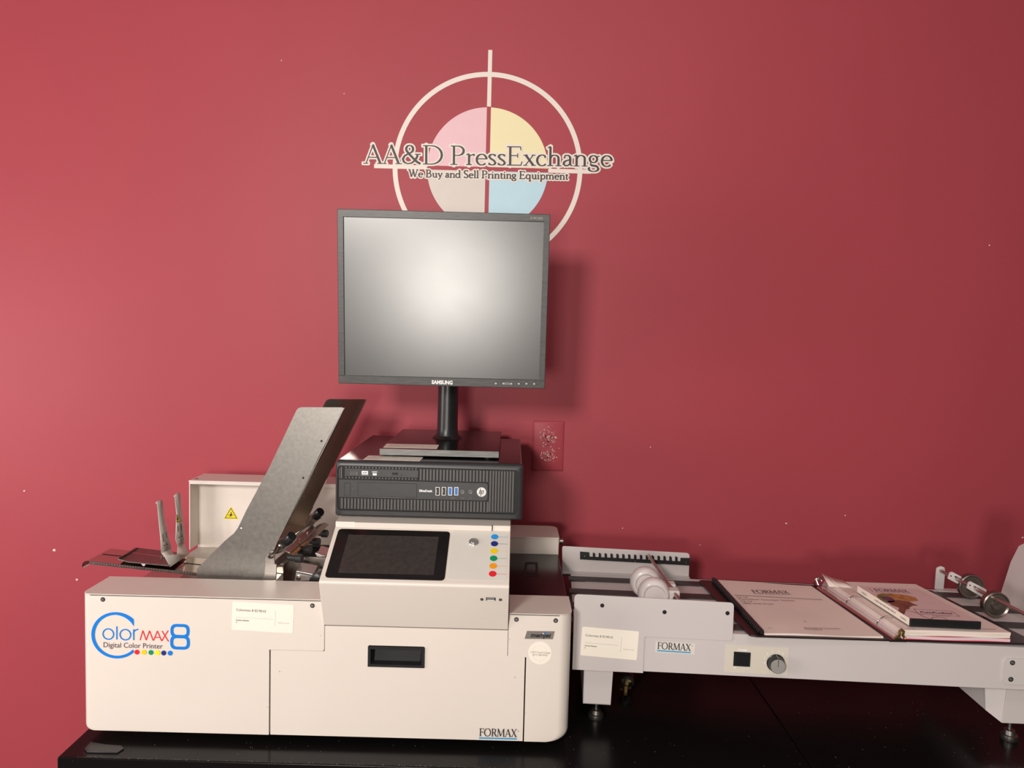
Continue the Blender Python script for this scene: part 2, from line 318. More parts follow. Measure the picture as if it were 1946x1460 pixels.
# hand-drawn old-style serif alphabet: strokes with pen stress, unit = cap height
TT, tt = 0.118, 0.05
def _L(x0, y0, x1, y1, w=None): return ('l', [(x0, y0), (x1, y1)], w)
def _A(cx, cy, rx, ry, a0, a1, w=None):
    n = max(6, int(abs(a1-a0)/15)); return ('l', [(cx+rx*math.cos(math.radians(a0+(a1-a0)*i/n)), cy+ry*math.sin(math.radians(a0+(a1-a0)*i/n))) for i in range(n+1)], w)
def _S(x, y, h=0.13): return ('l', [(x-h, y+(tt/2 if y < .9 and y != .58 else -tt/2)), (x+h, y+(tt/2 if y < .9 and y != .58 else -tt/2))], tt*0.9)
def _D(x, y, r=0.06): return ('d', (x, y), r)
def _st(x, y0, y1): return _L(x, y0, x, y1, TT)
G = {
 'A': (.74, [_L(.36, .99, .08, .02, tt), _L(.35, 1.0, .66, .02, TT), _L(.17, .34, .54, .34, tt), _S(.07, 0, .1), _S(.66, 0, .13)]),
 'D': (.86, [_st(.15, 0, 1), _L(.02, .975, .36, .975, tt), _L(.02, .025, .36, .025, tt), _A(.36, .5, .42, .475, -90, 90)]),
 'P': (.62, [_st(.15, 0, 1), _L(.02, .975, .3, .975, tt), _L(.15, .49, .3, .49, tt), _A(.3, .733, .24, .243, -90, 90), _S(.15, 0, .14)]),
 'E': (.68, [_st(.15, 0, 1), _L(.02, .975, .56, .975, tt), _L(.56, .99, .58, .80, tt), _L(.15, .52, .45, .52, tt), _L(.45, .63, .45, .41, tt), _L(.02, .025, .59, .025, tt), _L(.585, .01, .63, .22, tt)]),
 'F': (.60, [_st(.15, 0, 1), _L(.02, .975, .56, .975, tt), _L(.56, .99, .58, .80, tt), _L(.15, .52, .45, .52, tt), _L(.45, .63, .45, .41, tt), _S(.15, 0, .14)]),
 'O': (.90, [_A(.43, .5, .37, .49, 0, 360)]),
 'R': (.70, [_st(.15, 0, 1), _L(.02, .975, .3, .975, tt), _L(.15, .49, .3, .49, tt), _A(.3, .733, .22, .243, -90, 90), _S(.15, 0, .13), _L(.33, .5, .63, .03, TT), _S(.66, 0, .08)]),
 'M': (1.0, [_L(.15, .98, .12, 0, tt), _L(.16, 1, .47, .05, TT), _L(.47, .05, .80, 1, tt), _L(.82, 1, .86, 0, TT), _S(.12, 0, .11), _S(.86, 0, .13), _S(.1, 1, .09), _S(.87, 1, .09)]),
 'X': (.76, [_L(.12, .99, .63, .01, TT), _L(.62, .99, .1, .01, tt), _S(.1, 0, .11), _S(.62, 0, .13), _S(.13, 1, .13), _S(.62, 1, .11)]),
 'W': (1.02, [_L(.12, 1, .33, .02, TT), _L(.33, .02, .53, .95, tt), _L(.48, 1, .69, .02, TT), _L(.69, .02, .92, 1, tt), _S(.1, 1, .11), _S(.93, 1, .1), _S(.5, 1, .1)]),
 'B': (.66, [_st(.15, 0, 1), _L(.02, .975, .3, .975, tt), _L(.15, .52, .32, .52, tt), _L(.02, .025, .32, .025, tt), _A(.29, .75, .2, .225, -90, 90), _A(.32, .275, .24, .25, -90, 90)]),
 'S': (.54, [_A(.27, .76, .18, .22, 25, 200), ('l', [(.1, .70), (.13, .60), (.26, .51), (.39, .41), (.43, .3)], TT*.95), _A(.26, .25, .18, .23, 15, -155), _L(.44, .82, .45, .98, tt), _L(.08, .02, .08, .2, tt)]),
 '&': (.88, [_A(.36, .79, .14, .19, -60, 255), ('l', [(.24, .70), (.32, .56), (.50, .32), (.66, .13), (.80, .03)], TT), ('l', [(.43, .62), (.30, .54), (.16, .44), (.09, .28), (.13, .12), (.27, .03), (.43, .06), (.57, .20), (.66, .38), (.68, .50)], None), _S(.69, .50, .12)]),
 'r': (.39, [_st(.14, 0, .56), _L(.03, .53, .14, .60, tt), _S(.14, 0, .12), ('l', [(.14, .38), (.2, .5), (.3, .56)], tt), _D(.33, .53, .06)]),
 'e': (.50, [_A(.26, .29, .2, .28, 5, 318), _L(.07, .33, .46, .33, tt)]),
 's': (.38, [_A(.19, .45, .12, .12, 30, 200), ('l', [(.08, .42), (.12, .35), (.24, .26), (.29, .2), (.30, .15)], TT*.8), _A(.18, .14, .13, .12, 10, -155), _L(.31, .46, .31, .57, tt), _L(.05, .02, .05, .14, tt)]),
 'x': (.50, [_L(.09, .56, .41, .02, TT), _L(.40, .56, .08, .02, tt), _S(.09, .58, .09), _S(.41, .58, .08), _S(.08, 0, .08), _S(.42, 0, .09)]),
 'c': (.45, [_A(.26, .29, .2, .28, 50, 318), _D(.38, .47, .055)]),
 'h': (.60, [_st(.14, 0, 1.0), _L(.03, .94, .14, 1.02, tt), _A(.31, .40, .16, .17, 175, 0), _st(.47, 0, .40), _S(.14, 0, .12), _S(.47, 0, .12)]),
 'n': (.60, [_st(.14, 0, .56), _L(.03, .53, .14, .60, tt), _A(.31, .40, .16, .17, 175, 0), _st(.47, 0, .40), _S(.14, 0, .12), _S(.47, 0, .12)]),
 'm': (.92, [_st(.14, 0, .56), _L(.03, .53, .14, .60, tt), _A(.30, .40, .15, .17, 175, 0), _st(.45, 0, .40), _A(.61, .40, .16, .17, 175, 0), _st(.77, 0, .40), _S(.14, 0, .11), _S(.45, 0, .11), _S(.77, 0, .11)]),
 'a': (.46, [_A(.21, .42, .13, .15, 0, 140), _D(.11, .45, .05), _st(.34, .06, .44), ('l', [(.34, .34), (.2, .30), (.1, .22), (.08, .12), (.14, .03), (.24, .04), (.34, .12)], None), _L(.34, .06, .44, .03, tt)]),
 'g': (.50, [_A(.22, .39, .15, .18, 0, 360), _L(.11, .23, .10, .12, tt), ('l', [(.10, .12), (.16, .06), (.34, .03), (.41, -.04)], TT*.85), _A(.23, -.12, .19, .13, 40, -215), _L(.33, .50, .46, .55, tt)]),
 'u': (.58, [_st(.14, .17, .56), _A(.29, .19, .15, .17, 180, 345), _st(.44, 0, .56), _L(.03, .55, .14, .58, tt), _L(.33, .55, .44, .58, tt), _S(.49, 0, .07)]),
 'y': (.50, [_L(.09, .56, .28, .02, TT), _L(.44, .56, .18, -.22, tt), _D(.13, -.22, .055), _S(.09, .58, .09), _S(.43, .58, .08)]),
 'd': (.58, [_A(.25, .29, .19, .275, 20, 340), _st(.44, 0, 1.0), _L(.33, .95, .44, 1.02, tt), _S(.49, 0, .07)]),
 'l': (.28, [_st(.14, 0, 1.0), _L(.03, .94, .14, 1.02, tt), _S(.14, 0, .12)]),
 'i': (.28, [_st(.14, 0, .56), _L(.03, .53, .14, .60, tt), _S(.14, 0, .12), _D(.14, .82, .07)]),
 't': (.34, [_st(.15, .1, .72), _L(.03, .56, .31, .56, tt), _A(.25, .12, .10, .11, 180, 300)]),
 'q': (.58, [_A(.25, .29, .19, .275, 20, 340), _st(.44, -.27, .56), _S(.44, -.30, .12)]),
 'p': (.60, [_st(.15, -.27, .56), _L(.03, .53, .14, .60, tt), _A(.34, .29, .19, .275, -160, 160), _S(.15, -.30, .12)]),
 ' ': (.26, []),
}
def serif_w(text, track=0.0): return sum(G[c][0]+track for c in text)
def serif(mb, pl, text, x, y, hgt, width, h, halo=0.0, bold=0.0, track=0.0):
    """x,y baseline start; width = total; halo grows every stroke"""
    kx = width/serif_w(text, track); ky = hgt; cx = 0
    def P(u, v): return pl(x+u*kx, y+v*ky, h)
    def seg(p, q, w0, w1):
        dx = (q[0]-p[0])*kx; dy = (q[1]-p[1])*ky; L = math.hypot(dx, dy)
        if L < 1e-9: return
        ux, uy = dx/L, dy/L; a = (x+p[0]*kx-ux*halo, y+p[1]*ky-uy*halo); b = (x+q[0]*kx+ux*halo, y+q[1]*ky+uy*halo)
        n = (-uy, ux)
        g = h+mb.e()
        mb.flat([pl(a[0]+n[0]*w0, a[1]+n[1]*w0, g), pl(a[0]-n[0]*w0, a[1]-n[1]*w0, g), pl(b[0]-n[0]*w1, b[1]-n[1]*w1, g), pl(b[0]+n[0]*w1, b[1]+n[1]*w1, g)])
    for ch in text:
        adv, st = G[ch]
        for s in st:
            if s[0] == 'd':
                c = s[1]; r = s[2]*ky+halo+bold*ky*.3
                g = h+mb.e(); mb.flat([pl(x+(cx+c[0])*kx+r*math.cos(i*PI/6), y+c[1]*ky+r*math.sin(i*PI/6), g) for i in range(12)])
                continue
            pts = s[1]; N = len(pts); ws = []
            for i in range(N):
                if s[2] is not None: wv = s[2]
                else:
                    a = pts[max(i-1, 0)]; b = pts[min(i+1, N-1)]; dy = abs(b[1]-a[1]); L = math.hypot(b[0]-a[0], b[1]-a[1]) or 1
                    wv = tt+(TT-tt)*(dy/L)**1.6
                ws.append((wv+bold)*ky/2+halo)
            for i in range(N-1): seg((cx+pts[i][0], pts[i][1]), (cx+pts[i+1][0], pts[i+1][1]), ws[i], ws[i+1])
            for i in range(N):
                if (halo > 0 or (0 < i < N-1)):
                    r = ws[i]; g = h+mb.e()
                    mb.flat([pl(x+(cx+pts[i][0])*kx+r*math.cos(k*PI/9), y+pts[i][1]*ky+r*math.sin(k*PI/9), g) for k in range(18)])
        cx += adv+track
def ring2(mb, pl, cx, cy, r0, r1, a0, a1, h, n=96):
    h += mb.e()
    for i in range(n):
        t0 = math.radians(a0+(a1-a0)*i/n); t1 = math.radians(a0+(a1-a0)*(i+1)/n)
        mb.flat([pl(cx+r0*math.cos(t0), cy+r0*math.sin(t0), h), pl(cx+r1*math.cos(t0), cy+r1*math.sin(t0), h), pl(cx+r1*math.cos(t1), cy+r1*math.sin(t1), h), pl(cx+r0*math.cos(t1), cy+r0*math.sin(t1), h)])
def bar2(mb, pl, x0, y0, x1, y1, w, h):
    h += mb.e()
    L = math.hypot(x1-x0, y1-y0); nx, ny = -(y1-y0)/L*w/2, (x1-x0)/L*w/2
    mb.flat([pl(x0+nx, y0+ny, h), pl(x0-nx, y0-ny, h), pl(x1-nx, y1-ny, h), pl(x1+nx, y1+ny, h)])
def screw(parent, p, r=0.0028, n=(0, -1, 0), name='screw', ang=0.7, m1='alu'):
    """pan-head screw with a dark recess standing 1 mm off a face"""
    p = Vector(p); n = Vector(n); mb = MB()
    mb.mat(1).lathe(p-n*0.001, p+n*0.0009, [(0, r), (.8, r), (1, r*.85)], 16)
    mb.mat(0).lathe(p+n*0.0009, p+n*0.0013, [(0, r*.55), (1, r*.5)], 12)
    u = n.cross(Vector((0, 0, 1)));
    if u.length < .1: u = Vector((1, 0, 0))
    v = n.cross(u); d = u*math.cos(ang)+v*math.sin(ang); e = n.cross(d); q = p+n*0.00135
    mb.mat(1).flat([q+d*r*.4+e*r*.12, q+d*r*.4-e*r*.12, q-d*r*.4-e*r*.12, q-d*r*.4+e*r*.12])
    return mb.build(name, [m1, 'groove'], parent)
def at_plane(fr, pxs, yv): return [fr.y(a, b, yv) for a, b in pxs]
# ================================================================ the room
YW = 1.745                      # distance of the red wall
ZT = -0.695                     # table top
mb = MB(); mb.box(-3.2, 3.6, YW, YW+0.12, -CZ, 1.35)
wall = mb.build('wall_back', 'wall', kind='structure')
mb = MB(); rr = random.Random(3)
for px, py, r in [(46, 933, 2.2), (103, 1046, 3.2), (146, 1102, 2.4), (535, 115, 1.2), (654, 178, 1.2), (1880, 466, 1.5), (1183, 1004, 1.4), (1494, 995, 2.0), (1236, 850, 1.2), (1330, 1036, 1.2), (1943, 1022, 2.2), (1606, 980, 1.4)]:
    c = W0.y(px, py, YW); r *= 0.0011; n = 7
    mb.xz([(c.x+r*(.6+.6*rr.random())*math.cos(2*PI*i/n), c.z+r*(.6+.6*rr.random())*math.sin(2*PI*i/n)) for i in range(n)], YW-0.0004, YW)
mb.build('paint_chip', 'chip', wall, kind='stuff')
MB().box(-3.2, 3.6, -3.5, YW+0.12, -CZ-0.1, -CZ).build('floor', 'floor', kind='structure')

# nail hole above the decal is part of the wall's wear
# ---------------------------------------------------------------- wall decal
dec = thing('wall_decal', 'round four-colour target logo with dark serif lettering stuck on the red wall above the monitor', 'wall sign', (0, YW, 0))
def on_wall(px, py): return W0.y(px, py, YW)
c0 = on_wall(926.5, 321.5); bl = on_wall(711, 316); br = on_wall(1150, 327.5)
exw = (br-bl).normalized(); tp = on_wall(929.3, 95); bt = on_wall(924.5, 403)
wp = Plane2((c0.x, YW, c0.z), exw, (0, 0, 1))
def ab(px, py):
    p = on_wall(px, py)-wp.O; return p.dot(wp.ex), p.dot(wp.ey)
R1 = 0.2165; R0 = 0.2055
mb = MB(); ring2(mb, wp, 0, 0, R0, R1, 0, 360, 0.0006, 128)
lf = ab(711, 316)[0]; top = ab(929.3, 95)[1]; ri = 0.1385
bw = 0.0092
bar2(mb, wp, lf, 0, -ri, 0, bw, 0.0007); bar2(mb, wp, ri, 0, 0.236, 0, bw, 0.0007)
bar2(mb, wp, 0, ri+0.001, 0, top, bw, 0.0007)
mb.build('ring_and_cross', 'dcream', dec, label='cream ring with cross hairs')
for nm, m, a0, a1, sx, sy in [('pink', 'dpink', 90, 180, -1, 1), ('yellow', 'dyel', 0, 90, 1, 1), ('grey', 'dgrey', 180, 270, -1, -1), ('blue', 'dblue', 270, 360, 1, -1)]:
    g = 0.0046; n = 28; r = ri-0.0005
    pts = [(sx*g, sy*g)]
    arc = []
    for i in range(n+1):
        t = math.radians(a0+(a1-a0)*i/n); x, y = r*math.cos(t), r*math.sin(t)
        x = sx*max(abs(x), g); y = sy*max(abs(y), g); arc.append((x, y))
    mb = MB(); art_poly(mb, wp, pts+arc, 0.0005); mb.build('quadrant', m, dec, label=nm+' quarter disc')
def text_line(p0, p1):
    a = ab(*p0); b = ab(*p1); P0 = wp(a[0], a[1]); P1 = wp(b[0], b[1])
    return Plane2(P0, P1-P0, (0, 0, 1)), (P1-P0).length
pl, wd = text_line((692, 311.5), (1164, 317.5))
mb = MB(); serif(mb, pl, 'AA&D PressExchange', 0, 0, 0.0432, wd, 0.0008, halo=0.0033); mb.build('title_halo', 'dcream', dec)
u1 = wd/serif_w('AA&D PressExchange')
for _t, _a in (('AA&D', 0), ('PressExchange', serif_w('AA&D ')*u1)):
    mb = MB(); serif(mb, pl, _t, _a, 0, 0.0432, serif_w(_t)*u1, 0.0016, bold=0.0); mb.build('title_lettering', 'dink', dec, label='dark grey serif lettering')
pl, wd = text_line((776, 336.8), (1080, 341.8))
mb = MB(); serif(mb, pl, 'We Buy and Sell Printing Equipment', 0, 0, 0.0172, wd, 0.0008, halo=0.0027, bold=.03); mb.build('tagline_halo', 'dcream', dec)
mb = MB(); serif(mb, pl, 'We Buy and Sell Printing Equipment', 0, 0, 0.0172, wd, 0.0016, bold=0.065); mb.build('tagline_lettering', 'dink', dec)

# ---------------------------------------------------------------- painted-over outlet
oc = W0.y(1041.3, 847.5, YW); ox, oz = oc.x, oc.z
out = thing('wall_outlet', 'red painted double wall outlet with chipped paint, right of the desktop computer', 'outlet', (ox, YW, oz))
mb = MB(); o2 = [(-.0365, -.0585), (.0365, -.0585), (.0365, .0585), (-.0365, .0585)]; i2 = [(x*.84, z*.9) for x, z in o2]
mb.loft([[(ox+x, YW-d, oz+z) for x, z in P] for P, d in ((o2, 0), (o2, .0022), (i2, .0055))], smooth=False)
mb.build('cover_plate', 'wall', out, bevel=.0008)
for s in (1, -1):
    cz = oz+s*0.0195
    mb = MB(); mb.mat(0).xz([(ox+x, cz+z) for x, z in rpoly([(-.0165, -.0135), (.0165, -.0135), (.0165, .0135), (-.0165, .0135)], .009)], YW-.0068, YW-.005)
    mb.mat(1)
    for dx, hh in ((-.0064, .0042), (.0064, .0034)): mb.box(ox+dx-.0011, ox+dx+.0011, YW-.0071, YW-.006, cz+.002-hh, cz+.002+hh)
    mb.xz(circ(ox, cz-.0078, .0026, 10), YW-.0071, YW-.006)
    mb.build('receptacle', ['wall', 'groove'], out)
    mb = MB(); rg = random.Random(11+s)
    for k in range(46):
        a = rg.random()*2*PI; q = .0165+rg.gauss(0, .0014) if k < 26 else rg.random()*.012
        if k >= 40: q = .024*rg.random()+.008
        cx, cy = ox+q*math.cos(a), cz+q*.9*math.sin(a); L = rg.uniform(.0009, .0030); w = rg.uniform(.0004, .0010); t = a+PI/2+rg.gauss(0, .5)
        dx, dz = math.cos(t), math.sin(t); y = YW-.0074
        mb.flat([(cx+dx*L, y, cy+dz*L), (cx-dz*w, y, cy+dx*w), (cx-dx*L, y, cy-dz*L), (cx+dz*w, y, cy-dx*w)])
    mb.build('chipped_paint', 'chip', out, kind='stuff')
screw(out, (ox, YW-.0055, oz), .0026, m1='wall')

# ---------------------------------------------------------------- tables
xl = W0.z(108, 1440, ZT).x; yf = W0.z(108, 1440, ZT).y
xs = W0.z(1540, 1455, ZT).x
def table(x0, x1, label, y0):
    t = thing('table', label, 'table', ((x0+x1)/2, (y0+YW)/2, -CZ), group=None)
    mb = MB(); mb.box(x0, x1, y0, YW-.012, ZT-.030, ZT); mb.build('table_top', 'table', t, bevel=.0025)
    mb = MB(); mb.box(x0+.004, x1-.004, y0+.008, y0+.026, ZT-.20, ZT-.030); mb.build('front_panel', 'table', t)
    for sx in (x0+.045, x1-.045):
        for sy in (y0+.06, YW-.07): MB().box(sx-.03, sx+.03, sy-.03, sy+.03, -CZ, ZT-.030).build('leg', 'table', t, bevel=.002)
    return t
t1 = table(xl, xs-.0006, 'black lacquered table under the printer with scratched front edge', yf)
t2 = table(xs+.0006, 1.75, 'black table at the right under the far end of the conveyor', yf+.002)
mb = MB(); rs = random.Random(5)
for k in range(420):
    x = xl+.06+rs.random()*(1.75-xl); w = rs.uniform(.0004, .002); h = rs.uniform(.0001, .0006); z = ZT-rs.uniform(.0, .0012)
    if x > xs-.002: break
    mb.flat([(x, yf-.0002, z), (x+w, yf-.0002, z), (x+w*.7, yf-.0002, z+h), (x, yf-.0002, z+h)])
for k in range(300):
    x = xl+.03+rs.random()*(xs-xl-.05); w = rs.uniform(.0003, .0018); y = yf+abs(rs.gauss(0, .002))+.001; h = rs.uniform(.0002, .0006)
    mb.flat([(x, y, ZT+.00025), (x+w, y, ZT+.00025), (x+w*.8, y+h, ZT+.00025), (x, y+h, ZT+.00025)])
for k in range(70):
    x = xl+.03+rs.random()*(xs-xl-.05); y = yf+.004+rs.random()*.13; r = rs.uniform(.0002, .0006)
    mb.flat([(x+r*math.cos(i*PI/3), y+r*1.4*math.sin(i*PI/3), ZT+.00025) for i in range(6)])
mb.build('edge_wear', 'inksoft', t1, kind='stuff')
mb = MB()
for k in range(36):
    x = xs+.03+rs.random()*.5; y = yf+.004+rs.random()*.25; r = rs.uniform(.0003, .0007)
    mb.flat([(x+r*math.cos(i*PI/3), y+r*1.4*math.sin(i*PI/3), ZT+.00025) for i in range(6)])
mb.build('dust_speck', 'inksoft', t2, kind='stuff')
mb = MB()
mb.xy([tuple(W0.z(a, b, ZT)[:2]) for a, b in [(160, 1425.5), (165, 1431.5), (223, 1433), (236, 1424.5), (231, 1419.5), (200, 1417), (172, 1412), (169, 1416)]], ZT, ZT+.0022)
pd = mb.build('rubber_pad', 'black', bevel=.0006, base=tuple(W0.z(198, 1425, ZT)))
set_m(pd, 'flat black rubber pad with clipped corners on the left front edge of the table', 'pad')

# ---------------------------------------------------------------- power plug under the conveyor
pc = W0.z(1193, 1327, ZT)
pg = thing('power_plug', 'black power plug with brass prongs lying on the table under the conveyor', 'plug', tuple(pc))
mb = MB(); q0 = pc+Vector((.0, .02, .019)); q1 = pc+Vector((.012, .060, .030))
mb.lathe(q0, q1, [(0, .012), (.1, .015), (.55, .013), (.8, .008), (1, .0055)], 16); mb.build('plug_body', 'black', pg)
for dx, dz, L in ((-.009, .004, .020), (.007, .007, .020), (-.001, -.006, .022)):
    a = q0+Vector((dx, 0, dz)); b = a+Vector((-.004, -L, -.006))
    mb = MB(); mb.loft([[p+Vector((-.003, 0, -.0009)), p+Vector((.003, 0, -.0009)), p+Vector((.003, 0, .0009)), p+Vector((-.003, 0, .0009))] for p in (a, b)], smooth=False)
    mb.build('prong', 'brass', pg)
mb = MB(); cp = [q1, q1+Vector((.02, .05, .0)), q1+Vector((.06, .10, -.020)), q1+Vector((.15, .13, -.0255)), q1+Vector((.25, .17, -.0255))]
cc = []
for i in range(len(cp)-1):
    for k in range(6):
        t = k/6; cc.append(cp[i]*(1-t)+cp[i+1]*t)
mb.tube(cc, .0036); mb.build('cord', 'black', pg)
# ================================================================ colour printer
PR = thing('digital_printer', 'large cream digital colour printer with blue logo and steel sheet feeder', 'printer', (-.30, 1.42, ZT))
XL, XR = -.7065, .1105; YF = 1.225; ZB = -.681; ZL = -.4465; ZR = -.4610; YB = 1.314
xseamL = W0.y(512.6, 1300, YF).x; xseamR = W0.y(997.5, 1300, YF).x
XC0, XC1 = -.3035, .0042
def round_left(z, inset, x1, y1=YB, r=.013):
    n = 8; x0 = XL+inset; pts = [(x1, y1, z), (x0, y1, z)]
    for i in range(n+1):
        t = PI+PI/2*i/n; pts.append((x0+r+r*math.cos(t), YF+r+r*math.sin(t), z))
    pts.append((x1, YF, z)); return pts
def mirror(p, xa, xb): return [(xb-(q[0]-xa), q[1], q[2]) for q in p]
zn = W0.y(607, 1237.5, YF).z     # notch height, left
ins = [(ZB, .0075), (ZB+.0006, .0050), (ZB+.002, .0028), (ZB+.0045, .001), (ZB+.008, 0), (ZL-.0022, 0)]
mb = MB()
mb.loft([round_left(z, i, xseamL-.0011) for z, i in ins[:5]]+[round_left(zn, 0, xseamL-.0011)], smooth=False)
mb.loft([round_left(zn, 0, XC0-.006), round_left(ZL-.0022, 0, XC0-.006)], smooth=False)
zq = [(XC0-.006, zn), (XC0-.006, ZL-.0022), (XC0-.0005, ZL-.0022), (XC0+.0015, ZL-.03), (XC0+.0015, zn+.0)]
mb.xz(rpoly(zq, [0, 0, 0, 0, .009]), YF, YF+.02)
mb.mat(0).loft([round_left(ZL-.0016, -.0006, XC0-.0005, YB+.0006, .0136), round_left(ZL, -.0006, XC0-.0005, YB+.0006, .0136)], smooth=False)
mb.mat(1).loft([round_left(ZL-.0030, .0012, XC0-.004), round_left(ZL-.0012, .0012, XC0-.004)], smooth=False)
covL = mb.build('side_cover', ['white', 'inksoft'], PR, label='long left cover of the printer carrying the blue logo')
# right cover
def round_right(z, inset, x0, y1=1.314, r=.020):
    n = 9; x1 = XR-inset; pts = [(x0, y1, z), (x0, YF, z)]
    for i in range(n+1):
        t = -PI/2+PI/2*i/n; pts.append((x1-r+r*math.cos(t), YF+r+r*math.sin(t), z))
    pts.append((x1, y1, z)); return pts
znR = W0.y(980, 1249, YF).z
mb = MB()
insr = [(ZB, .020), (ZB+.001, .0145), (ZB+.003, .0095), (ZB+.007, .0045), (ZB+.012, .0014), (ZB+.018, 0)]
mb.loft([round_right(z, i, xseamR+.0011) for z, i in insr]+[round_right(znR, 0, xseamR+.0011)], smooth=False)
mb.loft([round_right(znR, 0, XC1+.006), round_right(ZR-.0022, 0, XC1+.006)], smooth=False)
xnr = W0.y(966, 1210, YF).x
mb.xz(rpoly([(XC1+.006, znR), (XC1+.006, ZR-.0022), (XC1+.0015, ZR-.0022), (xnr, ZR-.03), (xnr, znR)], [0, 0, 0, 0, .008]), YF, YF+.02)
mb.loft([round_right(ZR-.0016, -.0006, XC1+.0012, 1.3146), round_right(ZR, -.0006, XC1+.0012, 1.3146)], smooth=False)
mb.mat(1).loft([round_right(ZR-.0030, .0012, XC1+.004), round_right(ZR-.0012, .0012, XC1+.004)], smooth=False)
covR = mb.build('side_cover', ['white', 'inksoft'], PR, label='narrow right cover with rounded edge and badge')
# inner body
mb = MB(); mb.box(XL+.02, XR-.004, YF+.014, 1.66, ZB+.006, -.505); mb.box(XC0-.004, XC1+.001, YF+.014, 1.66, -.505, -.470)
mb.build('base_body', 'groove', PR, label='dark chassis inside the covers')
for x, y in ((XL+.10, 1.30), (XR-.08, 1.30), (XL+.10, 1.60), (XR-.08, 1.60)):
    mb = MB(); mb.lathe((x, y, ZT+.0003), (x, y, ZB+.006), [(0, .014), (.7, .016), (1, .016)], 18); mb.build('rubber_foot', 'black', PR)
# front door with recessed pull
zdt = W0.y(780, 1194.5, 1.224).z
hx0, hz0 = W0.y(699.5, 1228, YF).x, W0.y(699.5, 1228, YF).z
hx1, hz1 = W0.y(806.5, 1271, YF).x, W0.y(806.5, 1269.5, YF).z
mb = MB(); x0, x1 = xseamL+.0012, xseamR-.0012
e0, e1 = XC0+.0022, xnr-.0008
def dslab(xa, xb, za, zb): mb.box(xa, xb, YF+.0006, YF+.012, za, zb)
dslab(x0, x1, ZB+.0002, hz1-.001); dslab(x0, hx0+.001, hz1-.001, zn-.0006); dslab(hx1-.001, x1, hz1-.001, zn-.0006)
dslab(e0, hx0+.001, zn-.0006, zdt); dslab(hx1-.001, e1, zn-.0006, zdt); dslab(hx0+.001, hx1-.001, hz0+.001, zdt)
door = mb.build('front_door', 'white', PR)
mb = MB()
def ringrect(y, a, b, c, d): return [(a, y, b), (c, y, b), (c, y, d), (a, y, d)]
A = (hx0, hz1, hx1, hz0)
def R4(ins_, y): return [(A[0]+ins_, y, A[1]+ins_), (A[2]-ins_, y, A[1]+ins_), (A[2]-ins_, y, A[3]-ins_), (A[0]+ins_, y, A[3]-ins_)]
mb.loft([R4(0, YF+.001), R4(0, YF-.0016), R4(.0045, YF-.0016), R4(.0052, YF+.001)], smooth=False, caps=False)
inner = [(A[0]+.009, YF+.010, A[1]+.0065), (A[2]-.009, YF+.010, A[1]+.0065), (A[2]-.007, YF+.0118, A[3]-.009), (A[0]+.010, YF+.0118, A[3]-.009)]
mb.loft([R4(.0052, YF+.001), inner], smooth=False, caps=False)
mb.mat(1).flat(inner)
mb.build('door_handle', ['black', 'groove'], door, label='black recessed pull')
# control console
def cx(y, z): return (y, z)
ye, ze = 1.190, -.4045; yt, zt_ = 1.302, -.3425; yb, zb = 1.2245, zdt+.0016
prof = rpoly([(yb, zb), (ye, ze), (yt, zt_), (yt+.0004, -.3336), (1.66, -.3336), (1.66, -.505), (1.262, -.505), (1.262, zb)], [0, .006, 0, 0, 0, 0, 0, 0], 8)
mb = MB(); mb.yz(prof, XC0, XC1)
con = mb.build('control_console', 'white', PR, bevel=.0012)
lid0, lid1 = W0.y(673.5, 995, 1.302).x, W0.y(935, 1000, 1.302).x
mb = MB(); mb.box(lid0, lid1, 1.2995, 1.33, -.3432, -.3337); mb.build('lid_flap', 'white', con, bevel=.0008, label='long flap along the top edge of the console')
mb = MB(); mb.box(lid1, lid1+.0012, 1.3005, 1.306, -.343, -.3334); mb.build('gap', 'groove', con)
dv = Vector((0, yt-ye, zt_-ze)).normalized()
cp_ = Plane2((XC0, ye, ze), (1, 0, 0), dv)
def con_ab(px, py):
    d = ray(px, py); n = cp_.n; t = cp_.O.dot(n)/d.dot(n); p = d*t-cp_.O; return p.dot(cp_.ex), p.dot(cp_.ey)
q = [con_ab(*p) for p in [(617.4, 1099), (844.5, 1103.5), (856, 1010.8), (643, 1006)]]
bx0 = (q[0][0]+q[3][0])/2; bx1 = (q[1][0]+q[2][0])/2; by0 = (q[0][1]+q[1][1])/2; by1 = (q[2][1]+q[3][1])/2
mb = MB(); art_slab(mb, cp_, rect(bx0, by0, bx1, by1, .0075, 5), 0, .0008)
ts = mb.build('touch_screen', 'glass', con, label='black glass touch screen')
q2 = [con_ab(600+a/3.742, 960+b/3.742) for a, b in [(158, 485), (838, 498), (875, 230), (235, 213)]]
lx0 = (q2[0][0]+q2[3][0])/2; lx1 = (q2[1][0]+q2[2][0])/2; ly0 = (q2[0][1]+q2[1][1])/2; ly1 = (q2[2][1]+q2[3][1])/2
mb = MB(); art_slab(mb, cp_, rect(lx0, ly0, lx1, ly1), .0008, .0010); mb.build('display_area', 'lcd', con)
